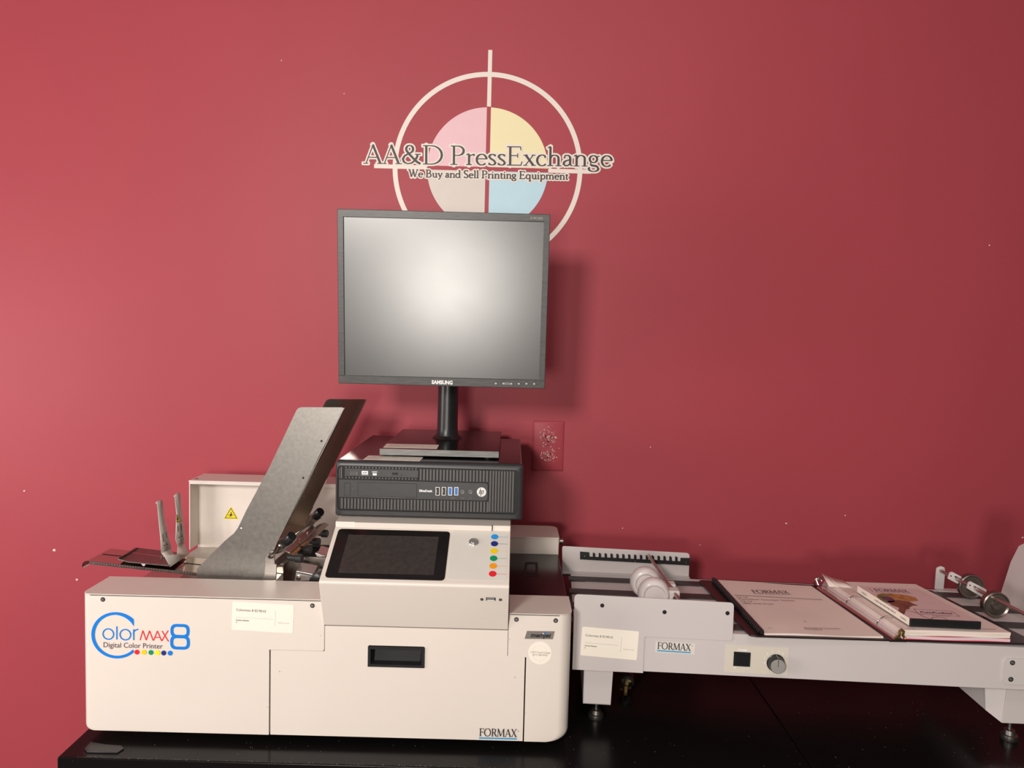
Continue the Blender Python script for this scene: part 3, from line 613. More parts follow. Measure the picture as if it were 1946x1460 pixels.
# colour key membrane
mq = [con_ab(600+a/3.742, 960+b/3.742) for a, b in [(932, 530), (1355, 545), (1372, 195), (975, 185)]]
mx0 = (mq[0][0]+mq[3][0])/2; mx1 = (mq[1][0]+mq[2][0])/2
mb = MB(); art_slab(mb, cp_, rect(mx0, mq[0][1], mx1, mq[2][1], .006), 0, .0003); mb.build('membrane_label', 'membrane', con, label='pale grey membrane beside the touch screen')
for (a, b), m, nm in zip([(1273, 228), (1271, 277), (1268, 329), (1265, 381), (1262, 435), (1258, 491)], ['sky', 'navy', 'yel', 'green', 'orange', 'logored'], ['light blue', 'navy', 'yellow', 'green', 'orange', 'red']):
    u, v = con_ab(600+a/3.742, 960+b/3.742); mb = MB(); art_poly(mb, cp_, circ(u, v, .0063, 28), .0006); bar2(mb, cp_, u+.005, v, mx1-.0005, v, .0006, .0005)
    mb.build('ink_key_dot', m, con, label=nm+' dot with thin line')
u, v = con_ab(600+1123/3.742, 960+268/3.742); c = cp_(u, v, 0); n = cp_.n
mb = MB(); mb.lathe(c, c+n*.0035, [(0, .0088), (.55, .0088), (.9, .0078), (.92, .0062), (.8, .0060), (.8, .0050), (1.0, .0045), (1.05, .0008)], 32); mb.build('power_button', 'alu', con)
# console front: usb port + screws
fr_ = Plane2((XC0, ye, ze), (1, 0, 0), Vector((0, ye-yb, ze-zb)))
def fab(px, py):
    d = ray(px, py); n = fr_.n; t = fr_.O.dot(n)/d.dot(n); p = d*t-fr_.O; return p.dot(fr_.ex), p.dot(fr_.ey)
u, v = fab(932.7, 1138.7)
mb = MB(); art_slab(mb, fr_, rect(u-.0077, v-.0033, u+.0077, v+.0033), 0, .0004)
mb.mat(1); art_slab(mb, fr_, rect(u-.0062, v-.0026, u+.0062, v-.0009), .0004, .0009); art_slab(mb, fr_, rect(u-.0062, v+.0016, u+.0062, v+.0023), .0004, .0007)
mb.build('usb_port', ['groove', 'inkwhite'], con)
for px, py in ((915.6, 1139.3), (950.9, 1140)):
    u, v = fab(px, py); screw(con, fr_(u, v), .0026, fr_.n)
# cover screws
for px, py, t in ((195.5, 1139.5, .6), (593.7, 1151.3, 1.4), (981.4, 1177.6, 1.5), (1056, 1179.7, .8)): screw(PR, W0.y(px, py, YF), .0038, ang=t)
for px, py in ((608.5, 1208), (963+5.4, 1215), (531, 1276.5), (978, 1287.5), (508.5, 1344), (999, 1356)):
    c = W0.y(px, py, YF); MB().xz(circ(c.x, c.z, .0008, 8), YF-.0003, YF+.001).build('pin_mark', 'inksoft', PR)

# ---------------------------------------------------------------- dark platen cover on the right
zpl = -.470
p1 = W0.z(1082, 1136, zpl); pb = W0.z(1059.6, 1044.2, zpl)
mb = MB(); mb.box(XC1+.0005, XR-.001, 1.3150, 1.602, -.505, zpl); pla = mb.build('platen_cover', 'blackgl', PR, bevel=.001, label='glossy black top plate right of the console')
rc = [W0.z(600+a/3.742, 960+b/3.742, zpl) for a, b in ((1490, 408), (1578, 408), (1585, 508), (1472, 508))]
mb = MB(); mb.pris3([(p.x, p.y, zpl) for p in rc], [(p.x, p.y, zpl+.0006) for p in rc]); mb.mat(1)
cc_ = sum(rc, Vector())/4; mb.pris3([tuple(cc_+(p-cc_)*.62+Vector((0, 0, .0006))) for p in rc], [tuple(cc_+(p-cc_)*.62+Vector((0, 0, .0009))) for p in rc])
mb.build('grip_recess', ['groove', 'blackgl'], pla)
# rear covers
mb = MB(); prf = rpoly([(XC1, -.475), (XR, -.475), (XR, -.4350), (XC1, -.4350)], 0)
def rr_(z, y1=1.700): return rpoly([(XC1-.06, 1.602), (XR, 1.602), (XR, y1), (XC1-.06, y1)], [0, .003, .022, 0])
mb.loft([[(x, y, -.50) for x, y in rr_(0)], [(x, y, -.4362) for x, y in rr_(0)]], smooth=False)
mb.loft([[(x, y, -.4358) for x, y in rpoly([(XC1-.06, 1.6005), (XR+.0006, 1.6005), (XR+.0006, 1.7006), (XC1-.06, 1.7006)], [0, .003, .022, 0])], [(x, y, -.4330) for x, y in rpoly([(XC1-.06, 1.6005), (XR+.0006, 1.6005), (XR+.0006, 1.7006), (XC1-.06, 1.7006)], [0, .003, .022, 0])]], smooth=False)
mb.build('rear_cover', 'white', PR, label='low rear cover behind the black plate')
c = W0.y(1063, 1031.8, 1.602); mb = MB(); mb.lathe((XR, 1.612, c.z), (XR+.010, 1.612, c.z), [(0, .0045), (.2, .0065), (.95, .0065), (1, .005)], 14); mb.build('thumb_screw', 'chrome', PR)
# tall rear housing at left: open front shell
xh0 = W0.y(359.3, 950, 1.622).x; zh = W0.y(365, 913.2, 1.622).z; xh1 = XC0-.002
mb = MB(); yk = 1.667; yr = 1.703
mb.box(xh0, xh1, yk, yr, -.505, zh-.002)                 # recessed face
mb.box(xh0, xh0+.0022, 1.622, yk, -.487, zh-.002)        # left return
mb.box(xh0-.0005, xh1, 1.6212, yr+.0005, zh-.0035, zh)   # top
mb.box(xh0+.002, xh1, 1.6212, 1.6225, zh-.008, zh-.0034) # lip
rh = mb.build('rear_housing', 'white', PR, bevel=.0012, label='tall cream rear housing behind the feeder')
screw(PR, W0.z(373.5, 910, zh), .0035, (0, 0, 1))
def warn(fr_pl, cx_, cy_, sz, parent, clip=False):
    """yellow triangle sticker with black rim and a crushed-hand sign"""
    h3 = sz*.866; T = [(cx_-sz/2, cy_-h3*.42), (cx_+sz/2, cy_-h3*.42), (cx_, cy_+h3*.58)]
    g = (cx_, cy_-h3*.42+h3/3)
    def scl(k): return [(g[0]+(x-g[0])*k, g[1]+(y-g[1])*k) for x, y in T]
    mb = MB(); mb.mat(0); art_slab(mb, fr_pl, scl(1.0), 0, .0003); mb.mat(1); art_poly(mb, fr_pl, scl(.84), .0004); mb.mat(0); art_poly(mb, fr_pl, scl(.70), .0005)
    mb.mat(1); s = sz
    art_poly(mb, fr_pl, [(g[0]+x*s, g[1]+y*s) for x, y in [(-.02, .20), (.04, .20), (.05, .08), (.09, .02), (.03, -.04), (.06, -.10), (.0, -.12), (-.05, -.06), (-.07, .04), (-.01, .08)]], .0006)
    art_poly(mb, fr_pl, [(g[0]+x*s, g[1]+y*s) for x, y in [(-.18, .0), (.17, -.01), (.17, -.045), (-.18, -.04)]], .0006)
    art_poly(mb, fr_pl, [(g[0]+x*s, g[1]+y*s) for x, y in [(-.10, -.08), (-.02, -.11), (-.08, -.16)]], .0006)
    return mb.build('warning_sticker', ['yellow', 'ink'], parent, label='yellow triangle crushing-hazard sticker')
c = W0.y(439, 976.5, yk); warn(Plane2((c.x, yk, c.z), (1, 0, 0), (0, 0, 1)), 0, 0, .0335, PR)

# ---------------------------------------------------------------- steel deck + feeder
zd = W0.y(376, 1039.3, yk).z
yL = W0.z(353, 1061, zd).y
mb = MB(); mb.box(xh0+.0022, XC0-.004, W0.z(353, 1064, zd).y, yk-.0005, zd-.004, zd); mb.build('deck_plate', 'mattsteel', PR, label='grey steel feed deck')
z2 = zd-.004
Y1 = W0.z(376, 1064.5, z2).y; Y2 = W0.z(376, 1075, z2-.001).y
mb = MB(); mb.box(xh0-.022, XC0-.004, Y2+.001, Y1-.002, z2-.006, z2-.0012); mb.build('deck_strip', 'steel_b', PR)
Y3 = W0.z(373, 1077, z2-.004).y; Y4 = W0.z(373, 1087, z2-.004).y
mb = MB(); mb.box(xh0-.03, XC0-.004, 1.345, Y3, z2-.012, z2-.004); mb.build('deck_strip', 'steel_b', PR)
mb = MB(); mb.box(XL+.055, XC0-.004, 1.335, 1.60, -.507, -.498); mb.build('under_deck', 'steel', PR)
mb = MB(); mb.box(W0.y(280, 1080, 1.47).x, W0.y(280, 1080, 1.47).x+.03, 1.40, 1.60, -.53, zd-.02); mb.build('side_bracket', 'black', PR)
# long feed tray: slopes a little down towards the printer
tyf, tyb = 1.400, 1.484
tl = W0.y(166, 1066.5, tyf); tr = W0.y(378, 1089.5, tyf); tl2 = W0.y(203, 1047.5, tyb)
zl_, zr_ = tl.z, tr.z; sl = (zr_-zl_)/(tr.x-tl.x)
x_l = tl.x; x_r = -.44
def tz(x): return zl_+sl*(x-x_l)
mb = MB(); th = .0016
def tray_pts(dz): return [(x_l, tyf, tz(x_l)+dz), (x_r, tyf, tz(x_r)+dz), (x_r, tyb, tz(x_r)+dz), (x_l, tyb, tz(x_l)+dz)]
mb.pris3(tray_pts(-th), tray_pts(0))
nn = 6; lip = [(x_l-.010*math.sin(t), tz(x_l)-.009*(1-math.cos(t))) for t in [PI*.62*i/nn for i in range(nn+1)]]
lip2 = [(x+.0014, z-.0012) for x, z in lip[::-1]]
mb.xz(lip+lip2, tyf, tyb)
tray = mb.build('feed_tray', 'mirror', PR, label='long polished steel feed tray sticking out to the left')
mb = MB(); L = .004
def fa(x, z0): return (x, tyf-.0012, tz(x)+z0)
mb.pris3([fa(x_l+.004, -.0052), fa(x_r, -.0052), fa(x_r, .0004), fa(x_l+.004, .0004)], [(x, tyf-.0001, z) for x, y, z in [fa(x_l+.004, -.0052), fa(x_r, -.0052), fa(x_r, .0004), fa(x_l+.004, .0004)]])
mb.mat(1)
for i in range(58):
    x = x_l+.012+i*.005
    if x < x_r: mb.flat([(x, tyf-.0014, tz(x)-.0002), (x+.0006, tyf-.0014, tz(x)-.0002), (x+.0006, tyf-.0014, tz(x)-(.0034 if i % 5 == 0 else .0020)), (x, tyf-.0014, tz(x)-(.0034 if i % 5 == 0 else .0020))])
mb.build('ruler_strip', ['darkwheel', 'inksoft'], tray, label='engraved ruler along the tray edge')
mb = MB(); a = W0.y(195, 1056.5, 1.445); x = a.x
mb.pris3([(x, 1.444, tz(x)+.0002), (x_r, 1.444, tz(x_r)+.0002), (x_r, 1.4475, tz(x_r)+.0002), (x, 1.4475, tz(x)+.0002)], [(x, 1.444, tz(x)+.0005), (x_r, 1.444, tz(x_r)+.0005), (x_r, 1.4475, tz(x_r)+.0005), (x, 1.4475, tz(x)+.0005)]); mb.build('tray_slot', 'groove', tray)
# sliding back stop
s = 7.485
def zB(a, b, y): return W0.y(140+a/s, 920+b/s, y)
mb = MB()
sl_pts = [zB(625, 1085, 1.400), zB(775, 1125, 1.396), zB(1360, 1180, 1.396), zB(1610, 1010, 1.484), zB(1000, 950, 1.487), zB(880, 925, 1.487)]
mb.pris3([p+Vector((0, 0, .001)) for p in sl_pts], [p+Vector((0, 0, .003)) for p in sl_pts])
bs = mb.build('back_stop', 'steel', PR, label='sliding back stop with an upright two-pronged fork')
mb = MB(); f0 = [zB(610, 1080, 1.402), zB(650, 1045, 1.402), zB(905, 905, 1.486), zB(880, 935, 1.486)]
mb.pris3([p for p in f0], [p+Vector((.003, 0, .001)) for p in f0]); mb.build('fin', 'mirror', bs, label='small upright fin on the slide')
mb = MB(); mb.tube([zB(845, 1005, 1.452)+Vector((0, 0, .002)), zB(1270, 1062, 1.446)+Vector((0, 0, .002))], .0024); mb.sphere(zB(1255, 1062, 1.44)+Vector((0, 0, .003)), .0035, 10); mb.build('guide_rod', 'chrome', bs)
mb = MB(); p = [zB(955, 1130, 1.397), zB(1025, 1130, 1.397), zB(1010, 1165, 1.396), zB(985, 1168, 1.396)]
mb.pris3(p, [q+Vector((0, .004, 0)) for q in p]); mb.build('pointer', 'dpink', bs, label='small pink pointer over the ruler')
fo = [(1250, 980, 1.404), (1240, 800, 1.404), (1215, 540, 1.404), (1190, 290, 1.404), (1172, 275, 1.403), (1180, 252, 1.404), (1240, 225, 1.420), (1262, 245, 1.424), (1285, 490, 1.424), (1305, 590, 1.426), (1345, 760, 1.430), (1372, 850, 1.431),
      (1380, 950, 1.434), (1410, 990, 1.440), (1450, 1010, 1.447), (1475, 985, 1.455), (1465, 900, 1.458), (1452, 790, 1.459), (1458, 640, 1.459), (1465, 420, 1.461), (1440, 190, 1.461), (1428, 175, 1.460), (1450, 145, 1.463), (1490, 120, 1.478), (1512, 140, 1.483), (1530, 330, 1.484), (1550, 540, 1.484), (1575, 720, 1.485), (1575, 800, 1.485), (1560, 850, 1.485)]
low = [(1300, 1010, 1.405), (1250, 985, 1.404)]
pA, pB, pC = zB(1250, 980, 1.404), zB(1560, 850, 1.485), zB(1180, 252, 1.398)
def zP(a, b): return W0.pl(140+a/s, 920+b/s, pA, pB, pC)
pD = zB(1375, 1180, 1.398)
def zF(a, b): return W0.pl(140+a/s, 920+b/s, pA, pB, pD)
mb = MB(); P3 = [zP(p[0], p[1]) for p in fo]
# prongs and flap triangulated separately so that the bend stays crisp
mid = zB(1420, 1080, 1.444)
tl_ = (952-980)/(1380-1250)    # bend line runs from A to B
e1 = pA.lerp(pB, (1381-1250)/310); e2 = pA.lerp(pB, (1479-1250)/310)
mb.flat([P3[0]]+P3[1:12]+[e1])
mb.flat([e2]+P3[17:])
mb.flat([pA, zF(1290, 1022), pD, zF(1640, 1000), pB, e2, zF(1478, 950), zF(1475, 985), zF(1450, 1010), zF(1410, 990), zF(1386, 955), e1])
mb.build('fork', 'mattsteel', bs, solid=.0016, flat=True)
for a0, b0, a1, b1, y in ((1262, 705, 1275, 825, 1.411), (1312, 680, 1322, 765, 1.422), (1478, 595, 1484, 680, 1.466), (1525, 570, 1530, 655, 1.476)):
    p0 = zB(a0, b0, y)+Vector((.001, -.0012, 0)); p1 = zB(a1, b1, y)+Vector((.001, -.0012, 0)); mb = MB(); mb.tube([p0, p1], .0006, 6); mb.build('slot', 'groove', bs)
for a, b, y in ((1285, 875, 1.411), (1328, 855, 1.424), (1496, 760, 1.468), (1538, 740, 1.478)): mb = MB(); mb.sphere(zB(a, b, y)+Vector((.001, -.001, 0)), .0012, 8); mb.build('hole', 'groove', bs)
w0 = [zB(1462, 425, 1.460), zB(1553, 525, 1.484), zB(1462, 550, 1.460)]; off = Vector((.0008, -.0018, 0))
mb = MB(); mb.mat(0).flat([p+off for p in w0]); c = sum(w0, Vector())/3; mb.mat(1).flat([c+(p-c)*.86+off*1.15 for p in w0]); mb.mat(0).flat([c+(p-c)*.68+off*1.3 for p in w0])
mb.mat(1).flat([zB(a, b, y)+off*1.6 for a, b, y in ((1466, 470, 1.461), (1495, 492, 1.468), (1470, 512, 1.462))])
mb.build('warning_sticker', ['yellow', 'ink'], bs, label='half triangle warning sticker on the fork')
w1 = [zB(1478, 945, 1.457), zB(1520, 900, 1.470), zB(1490, 950, 1.462)]
mb = MB(); mb.flat([p+off for p in w1]); mb.build('warning_sticker', 'yellow', bs, label='torn yellow sticker bit at the fork bend')

# tall side guides
k8 = 6.347
def z8(a, b, y): return W0.y(350+a/k8, 880+b/k8, y)
def z1(a, b, y): return W0.y(140+a/3.475, 740+b/3.475, y)
NY = 1.340
prof_n = [z1(*p, NY) for p in [(1788, 120), (1640, 400), (1500, 690), (1385, 930), (1345, 1010), (1310, 1090), (1300, 1262), (812, 1262), (815, 1185), (1000, 1000), (1060, 950), (1085, 915), (1140, 800), (1290, 520)]]
top_r = z1(1481, 118, NY)
pn = [(p.x, p.z) for p in prof_n]; pn_full = pn + [(top_r.x, top_r.z)]
rad = [.003]+[0]*6+[0, .002, 0, 0, 0, 0, 0, .013]
def guide(y, shift, mats, label, fl):
    poly = rpoly([(x+shift[0], z+shift[1]) for x, z in pn_full], rad, 5)
    mb = MB(); mb.xz(poly, y, y+.0018)
    a = pn_full[0]; b = pn_full[3]
    if fl:
        ax, az, bx_, bz = a[0]+shift[0], a[1]+shift[1], b[0]+shift[0], b[1]+shift[1]
        q = [(ax-.0015, az-.001), (bx_-.0015, bz), (bx_, bz), (ax, az-.001)]
        mb.xz(q, y+.0018, y+fl)
    return mb.build('side_guide', mats, PR, label=label)
g1 = guide(NY, (0, 0), 'steel', 'tall scratched steel side guide nearest the camera', .014)
fp = z1(1938, 66, 1.54)
g2 = guide(1.54, (fp.x-pn_full[0][0], fp.z-pn_full[0][1]), 'mirror', 'tall polished steel side guide at the rear', -.010)
for a, b in ((1637, 342), (1516, 586)):
    c = z1(a, b, NY); mb = MB(); mb.xz(circ(c.x, c.z, .0021, 12), NY-.0003, NY+.001); mb.build('hole', 'groove', g1)
c = z1(1107, 917, NY); MB().xz(circ(c.x, c.z, .0016, 12), NY-.0006, NY+.001).build('rivet', 'inkwhite', g1)
# dark interior wall behind the rollers
mb = MB(); a = z8(1115, 1205, 1.36); mb.box(a.x, XC0-.004, 1.40, 1.405, -.505, a.z); mb.build('inner_plate', 'darkwheel', PR)
mb = MB(); a = z8(1480, 900, 1.59); b = z8(1330, 900, 1.59); mb.box(b.x, XC0-.004, 1.585, 1.60, -.505, z8(1500, 1000, 1.59).z); mb.build('inner_plate', 'groove', PR)
# lower flange and support arm
mb = MB(); P = [z8(*p, 1.3355) for p in [(655, 1412), (985, 1122), (1010, 1200), (985, 1290), (940, 1412)]]
mb.xz([(p.x, p.z) for p in P], 1.3345, 1.3365); mb.build('lower_flange', 'steel', PR)
mb = MB(); P = [z8(*p, 1.331) for p in [(985, 1110), (1088, 1110), (1095, 1215), (1118, 1225), (1108, 1412), (942, 1412), (975, 1330), (985, 1215)]]
mb.xz(rpoly([(p.x, p.z) for p in P], [.004, .004, 0, .001, 0, 0, .008, 0]), 1.329, 1.333); mb.build('support_arm', 'steel_b', PR)
c = z8(1040, 1122, 1.325); mb = MB(); mb.lathe((c.x, 1.334, c.z), (c.x, 1.321, c.z), [(0, .006), (.5, .0062), (.8, .005), (1, .002)], 18); mb.build('pivot_bolt', 'chrome', PR)
# gate: shaft across, two clamp blocks with knobs, slanted bars
mb = MB(); mb.cyl(z8(1060, 1105, 1.336), z8(1500, 750, 1.565), .0034, n=14); mb.build('cross_shaft', 'chrome', PR)
def clamp(cx_, cy_, y, k, label):
    def q(a, b, dy=0): return z8(cx_+a*k, cy_+b*k, y+dy)
    mb = MB(); P = [q(-150, 40), q(-25, -45), q(60, 15), q(65, 50), q(-20, 105), q(-65, 155), q(-190, 195), q(-165, 75)]
    mb.pris3(P, [p+Vector((0, .020, 0)) for p in P])
    o = mb.build('clamp_block', 'chrome', PR, bevel=.0012, label=label)
    c0 = q(10, 30, -.002); ax = Vector((.62, -.45, .64)).normalized()
    c1 = q(5, 0, -.004)
    mb = MB(); n = 24; rings = []
    for t, r in ((-.010, .0085), (-.008, .0095), (.011, .0095), (.0125, .0085)):
        qv = ax.to_track_quat('Z', 'Y'); rings.append([c1+ax*t+qv @ Vector(((r*(1 if i % 2 else .92))*math.cos(2*PI*i/n), (r*(1 if i % 2 else .92))*math.sin(2*PI*i/n), 0)) for i in range(n)])
    mb.loft(rings, smooth=False); mb.build('clamp_knob', 'black', o)
    mb = MB(); mb.cyl(c1-ax*.010, c1-ax*.020, .0028, n=10); mb.build('knob_stem', 'brass', o)
clamp(1255, 920, 1.352, 1.0, 'chrome clamp block with black knob, near side')
clamp(1605, 620, 1.548, .88, 'chrome clamp block with black knob, far side')
def bar(name, m, a, ya, b, yb_, c, yc, d, yd, t=.003, label=None):
    P = [z8(*a, ya), z8(*b, yb_), z8(*c, yc), z8(*d, yd)]; n = (P[1]-P[0]).cross(P[3]-P[0]).normalized()
    mb = MB(); mb.pris3(P, [p+n*t for p in P]); return mb.build(name, m, PR, bevel=.0006, label=label)
bar('gate_plate', 'darkwheel', (1085, 1185), 1.350, (1620, 745), 1.565, (1690, 720), 1.565, (1125, 1240), 1.350)
bar('gate_bar', 'chrome', (1105, 1240), 1.348, (1660, 760), 1.565, (1695, 735), 1.565, (1145, 1240), 1.346)
bar('gate_bar', 'copper', (1285, 1140), 1.395, (1400, 1030), 1.43, (1480, 935), 1.465, (1285, 1090), 1.395, label='orange gate strip')
bar('gate_bar', 'steel_b', (1150, 1240), 1.350, (1200, 1240), 1.352, (1745, 760), 1.570, (1690, 730), 1.568)
bar('gate_plate', 'steel_b', (1180, 1060), 1.37, (1270, 1100), 1.37, (1590, 810), 1.52, (1540, 760), 1.52)
bar('gate_strip', 'copper', (1395, 900), 1.46, (1440, 868), 1.47, (1445, 880), 1.47, (1398, 915), 1.46)
for a, b, c, d, y in ((1393, 915, 1393, 985, 1.42), (1488, 835, 1483, 895, 1.46)):
    p = z8(a, b, y); q = z8(c, d, y); mb = MB(); mb.tube([p, q, q+Vector((-.016, 0, -.013))], .0015, 8); mb.build('gate_pin', 'chrome', PR)
for a, b, y, k in ((1390, 1152, 1.372, 1.06), (1497, 1047, 1.43, 1.04), (1604, 952, 1.495, .96), (1700, 852, 1.55, .92)):
    h = z8(a, b, y); r = .0080
    mb = MB(); mb.lathe(h+Vector((-.0075, .001, 0)), h+Vector((.0055, -.001, 0)), [(0, r*.85), (.08, r), (.92, r), (1, r*.85)], 22); mb.lathe(h+Vector((-.022, .003, .001)), h+Vector((-.0075, .001, 0)), [(0, .0045), (.3, .0045), (.35, .0058), (1, .0058)], 16)
    mb.build('adjusting_knob', 'pcblack', PR, label='black roller adjusting knob')
# aluminium bearing blocks and roller
def blk(P, y, t, name='bearing_block'):
    A_ = [z8(*p, y) for p in P]; mb = MB(); mb.pris3(A_, [p+Vector((.0, t, t*.25)) for p in A_]); return mb.build(name, 'alu', PR, bevel=.001)
blk([(1352, 1305), (1560, 1345), (1550, 1425), (1330, 1425)], 1.352, .03)
blk([(1595, 1110), (1700, 1140), (1650, 1250), (1580, 1215)], 1.42, .035)
A_ = [z8(1352, 1305, 1.352), z8(1560, 1345, 1.352), z8(1640, 1290, 1.40), z8(1405, 1225, 1.40)]
mb = MB(); mb.pris3(A_, [p+Vector((0, 0, -.004)) for p in A_]); mb.build('bearing_cap', 'alu', PR, bevel=.001)
A_ = [z8(1580, 1085, 1.42), z8(1700, 1125, 1.42), z8(1745, 1070, 1.47), z8(1640, 1045, 1.47)]
mb = MB(); mb.pris3(A_, [p+Vector((0, 0, -.004)) for p in A_]); mb.build('bearing_cap', 'alu', PR, bevel=.001)
mb = MB(); mb.cyl(z8(1510, 1265, 1.39), z8(1600, 1155, 1.45), .0036, n=14); mb.build('roller_shaft', 'chrome', PR)
mb = MB(); c = z8(1590, 1420, 1.345); mb.lathe(c, c+Vector((0, .03, 0)), [(0, .010), (.05, .0125), (1, .0125)], 24); mb.build('drive_wheel', 'black', PR)
for a, b, y in ((1400, 1248, 1.38), (1365, 1395, 1.345)):
    c = z8(a, b, y); mb = MB(); mb.lathe(c+Vector((0, .008, 0)), c, [(0, .004), (.7, .004), (1, .002)], 12); mb.build('bolt_head', 'chrome', PR)

# ---------------------------------------------------------------- printed marks on the covers
fp_ = Plane2((0, YF, 0), (1, 0, 0), (0, 0, 1))
def fxy(px, py):
    p = W0.y(px, py, YF); return p.x, p.z
def zoomL(a, b): return fxy(150+a/4.1404, 1080+b/4.1404)
C = zoomL(295, 528); r = zoomL(295+196, 528)[0]-C[0]
mb = MB()
# big open C: constant-centre outer circle, offset inner circle gives the swelling stroke
n = 72; a0, a1 = 30, 318
outer = [(C[0]+r*math.cos(math.radians(a0+(a1-a0)*i/n)), C[1]+r*.95*math.sin(math.radians(a0+(a1-a0)*i/n))) for i in range(n+1)]
innr = []
for i in range(n+1):
    t = a0+(a1-a0)*i/n; th_ = .0046+.0011*(abs(math.cos(math.radians(t)))**2 if 90 < t < 270 else 0)+(.0032*(1-(t-a0)/(90-a0)) if t < 90 else 0)
    innr.append((C[0]+(r-th_)*math.cos(math.radians(t)), C[1]+(r*.95-th_)*math.sin(math.radians(t))))
xcut = zoomL(433, 400)[0]
outer = [(min(x, xcut), z) for x, z in outer]; innr = [(min(x, xcut), z) for x, z in innr]
for i in range(n):
    if outer[i][0] < xcut or innr[i][0] < xcut or outer[i+1][0] < xcut or innr[i+1][0] < xcut: art_poly(mb, fp_, [outer[i], outer[i+1], innr[i+1], innr[i]], .0006)
mb.build('logo_letter', 'logoblue', PR, label='large open blue ring forming the letter C')
mb = MB()
def loopz(a0_, b0_, a1_, b1_, w_, rad_):
    x0, z0 = zoomL(a0_, b1_); x1, z1_ = zoomL(a1_, b0_)
    o = rect(x0, z0, x1, z1_, rad_, 6); i_ = rect(x0+w_, z0+w_, x1-w_, z1_-w_, rad_*.55, 6)
    for k in range(len(o)):
        j = (k+1) % len(o); art_poly(mb, fp_, [o[k], o[j], i_[j], i_[k]], .0006)
loopz(721, 441, 871, 546, .0050, .0105); loopz(719, 530, 873, 638, .0050, .0105)
mb.build('logo_letter', 'logoblue', PR, label='large blue figure 8')
mb = MB(); lt = .0020
def ringz(cx_, cy_, rx): 
    c = zoomL(cx_, cy_); ring2(mb, fp_, c[0], c[1], rx-lt, rx, 0, 360, .0007, 40)
rx = (zoomL(279, 518)[0]-zoomL(186, 518)[0])/2
ringz(232, 518, rx); ringz(366, 523, rx)
def barz(a, b, c, d, w_=lt): bar2(mb, fp_, *zoomL(a, b), *zoomL(c, d), w_, .0007)
barz(299, 457, 299, 561); barz(432, 480, 432, 566)
c = zoomL(470, 522); ring2(mb, fp_, c[0], c[1], zoomL(474, 0)[0]-zoomL(432, 0)[0]-lt*.5, zoomL(474, 0)[0]-zoomL(432, 0)[0]+lt*.5, 92, 175, .0007, 16)
mb.build('logo_lettering', 'logoblue', PR, label='thin blue letters')
mb = MB(); lw = .0016
P = [(482, 566), (504, 490), (530, 566), (556, 492), (585, 569)]
for p, q in zip(P, P[1:]): bar2(mb, fp_, *zoomL(*p), *zoomL(*q), lw, .0007)
P = [(588, 569), (618, 493), (652, 573)]
for p, q in zip(P, P[1:]): bar2(mb, fp_, *zoomL(*p), *zoomL(*q), lw, .0007)
bar2(mb, fp_, *zoomL(598, 545), *zoomL(640, 545), lw, .0007)
bar2(mb, fp_, *zoomL(654, 493), *zoomL(706, 577), lw, .0007); bar2(mb, fp_, *zoomL(703, 490), *zoomL(652, 572), lw, .0007)
mb.build('logo_lettering', 'logored', PR, label='thin red capital letters')
mb = MB(); a = zoomL(195, 621); b = zoomL(660, 633); sans(mb, Plane2((a[0], YF, a[1]), (b[0]-a[0], 0, (b[1]-a[1])*.75), (0, 0, 1)), 'Digital Color Printer', 0, 0, .0007, .0125, width=b[0]-a[0]); mb.build('logo_lettering', 'plum', PR, label='small dark line of text')
for (a, b), m, nm in zip([(458, 660), (513, 661), (568, 663), (619, 665), (668, 667), (719, 668)], ['logored', 'yel', 'green', 'yel2', 'navy', 'logoblue'], ['red', 'amber', 'green', 'lemon', 'navy', 'blue']):
    c = zoomL(a, b); MBx = MB(); art_poly(MBx, fp_, circ(c[0], c[1], .0042, 24), .0007); MBx.build('logo_dot', m, PR, label=nm+' logo dot')

def asset_sticker(O, ex, ey, w_, h_, parent, full=True):
    pl = Plane2(O, ex, ey); mb = MB(); art_slab(mb, pl, rect(0, 0, w_, h_, .0025), 0, .0003)
    o = mb.build('asset_sticker', 'label', parent, label='cream asset sticker'); k = w_/.1035
    mb = MB(); mb.mat(0); sans(mb, pl, 'Colormax 8 ID:9010', .0068*k, h_*.68, .0005, .0062*k, width=.050*k)
    sans(mb, pl, 'Auction Number', .0068*k, h_*.335, .0005, .0034*k, width=.0225*k, bold=.00006); sans(mb, pl, '60', .0068*k, h_*.26, .0005, .0026*k)
    mb.mat(1); bar2(mb, pl, .0068*k, h_*.455, .069*k, h_*.455, .0004, .0004); bar2(mb, pl, .073*k, h_*.24, .073*k, h_*.77, .0004, .0004)
    sans(mb, pl, 'BDAPO7CA98', .078*k, h_*.325, .0005, .0028*k, width=.0185*k)
    mb.build('sticker_lettering', ['ink', 'inksoft'], o); return o
a = fxy(440, 1197); b = fxy(556.5, 1204); t = fxy(440.5, 1143.2)
asset_sticker((a[0], YF-.0001, a[1]), (b[0]-a[0], 0, b[1]-a[1]), (0, 0, 1), b[0]-a[0], t[1]-a[1], PR)
def formax(pl, w_, parent, h=.0006, blue=True, ink='ink', name='brand_lettering'):
    mb = MB(); mb.mat(0); ch = w_*.205; serif(mb, pl, 'FORMAX', 0, 0, ch, w_*.97, h, bold=.012)
    ring2(mb, pl, w_*1.0, ch*.75, w_*.006, w_*.012, 0, 360, h, 12)
    mb.mat(1); art_poly(mb, pl, [(-.002*w_, -ch*.32), (w_*.965, -ch*.32), (w_*.965, -ch*.15), (-.002*w_, -ch*.15)], h)
    return mb.build(name, [ink, 'barblue' if blue else ink], parent)
a = fxy(910.5, 1399.0); b = fxy(984.5, 1401.5)
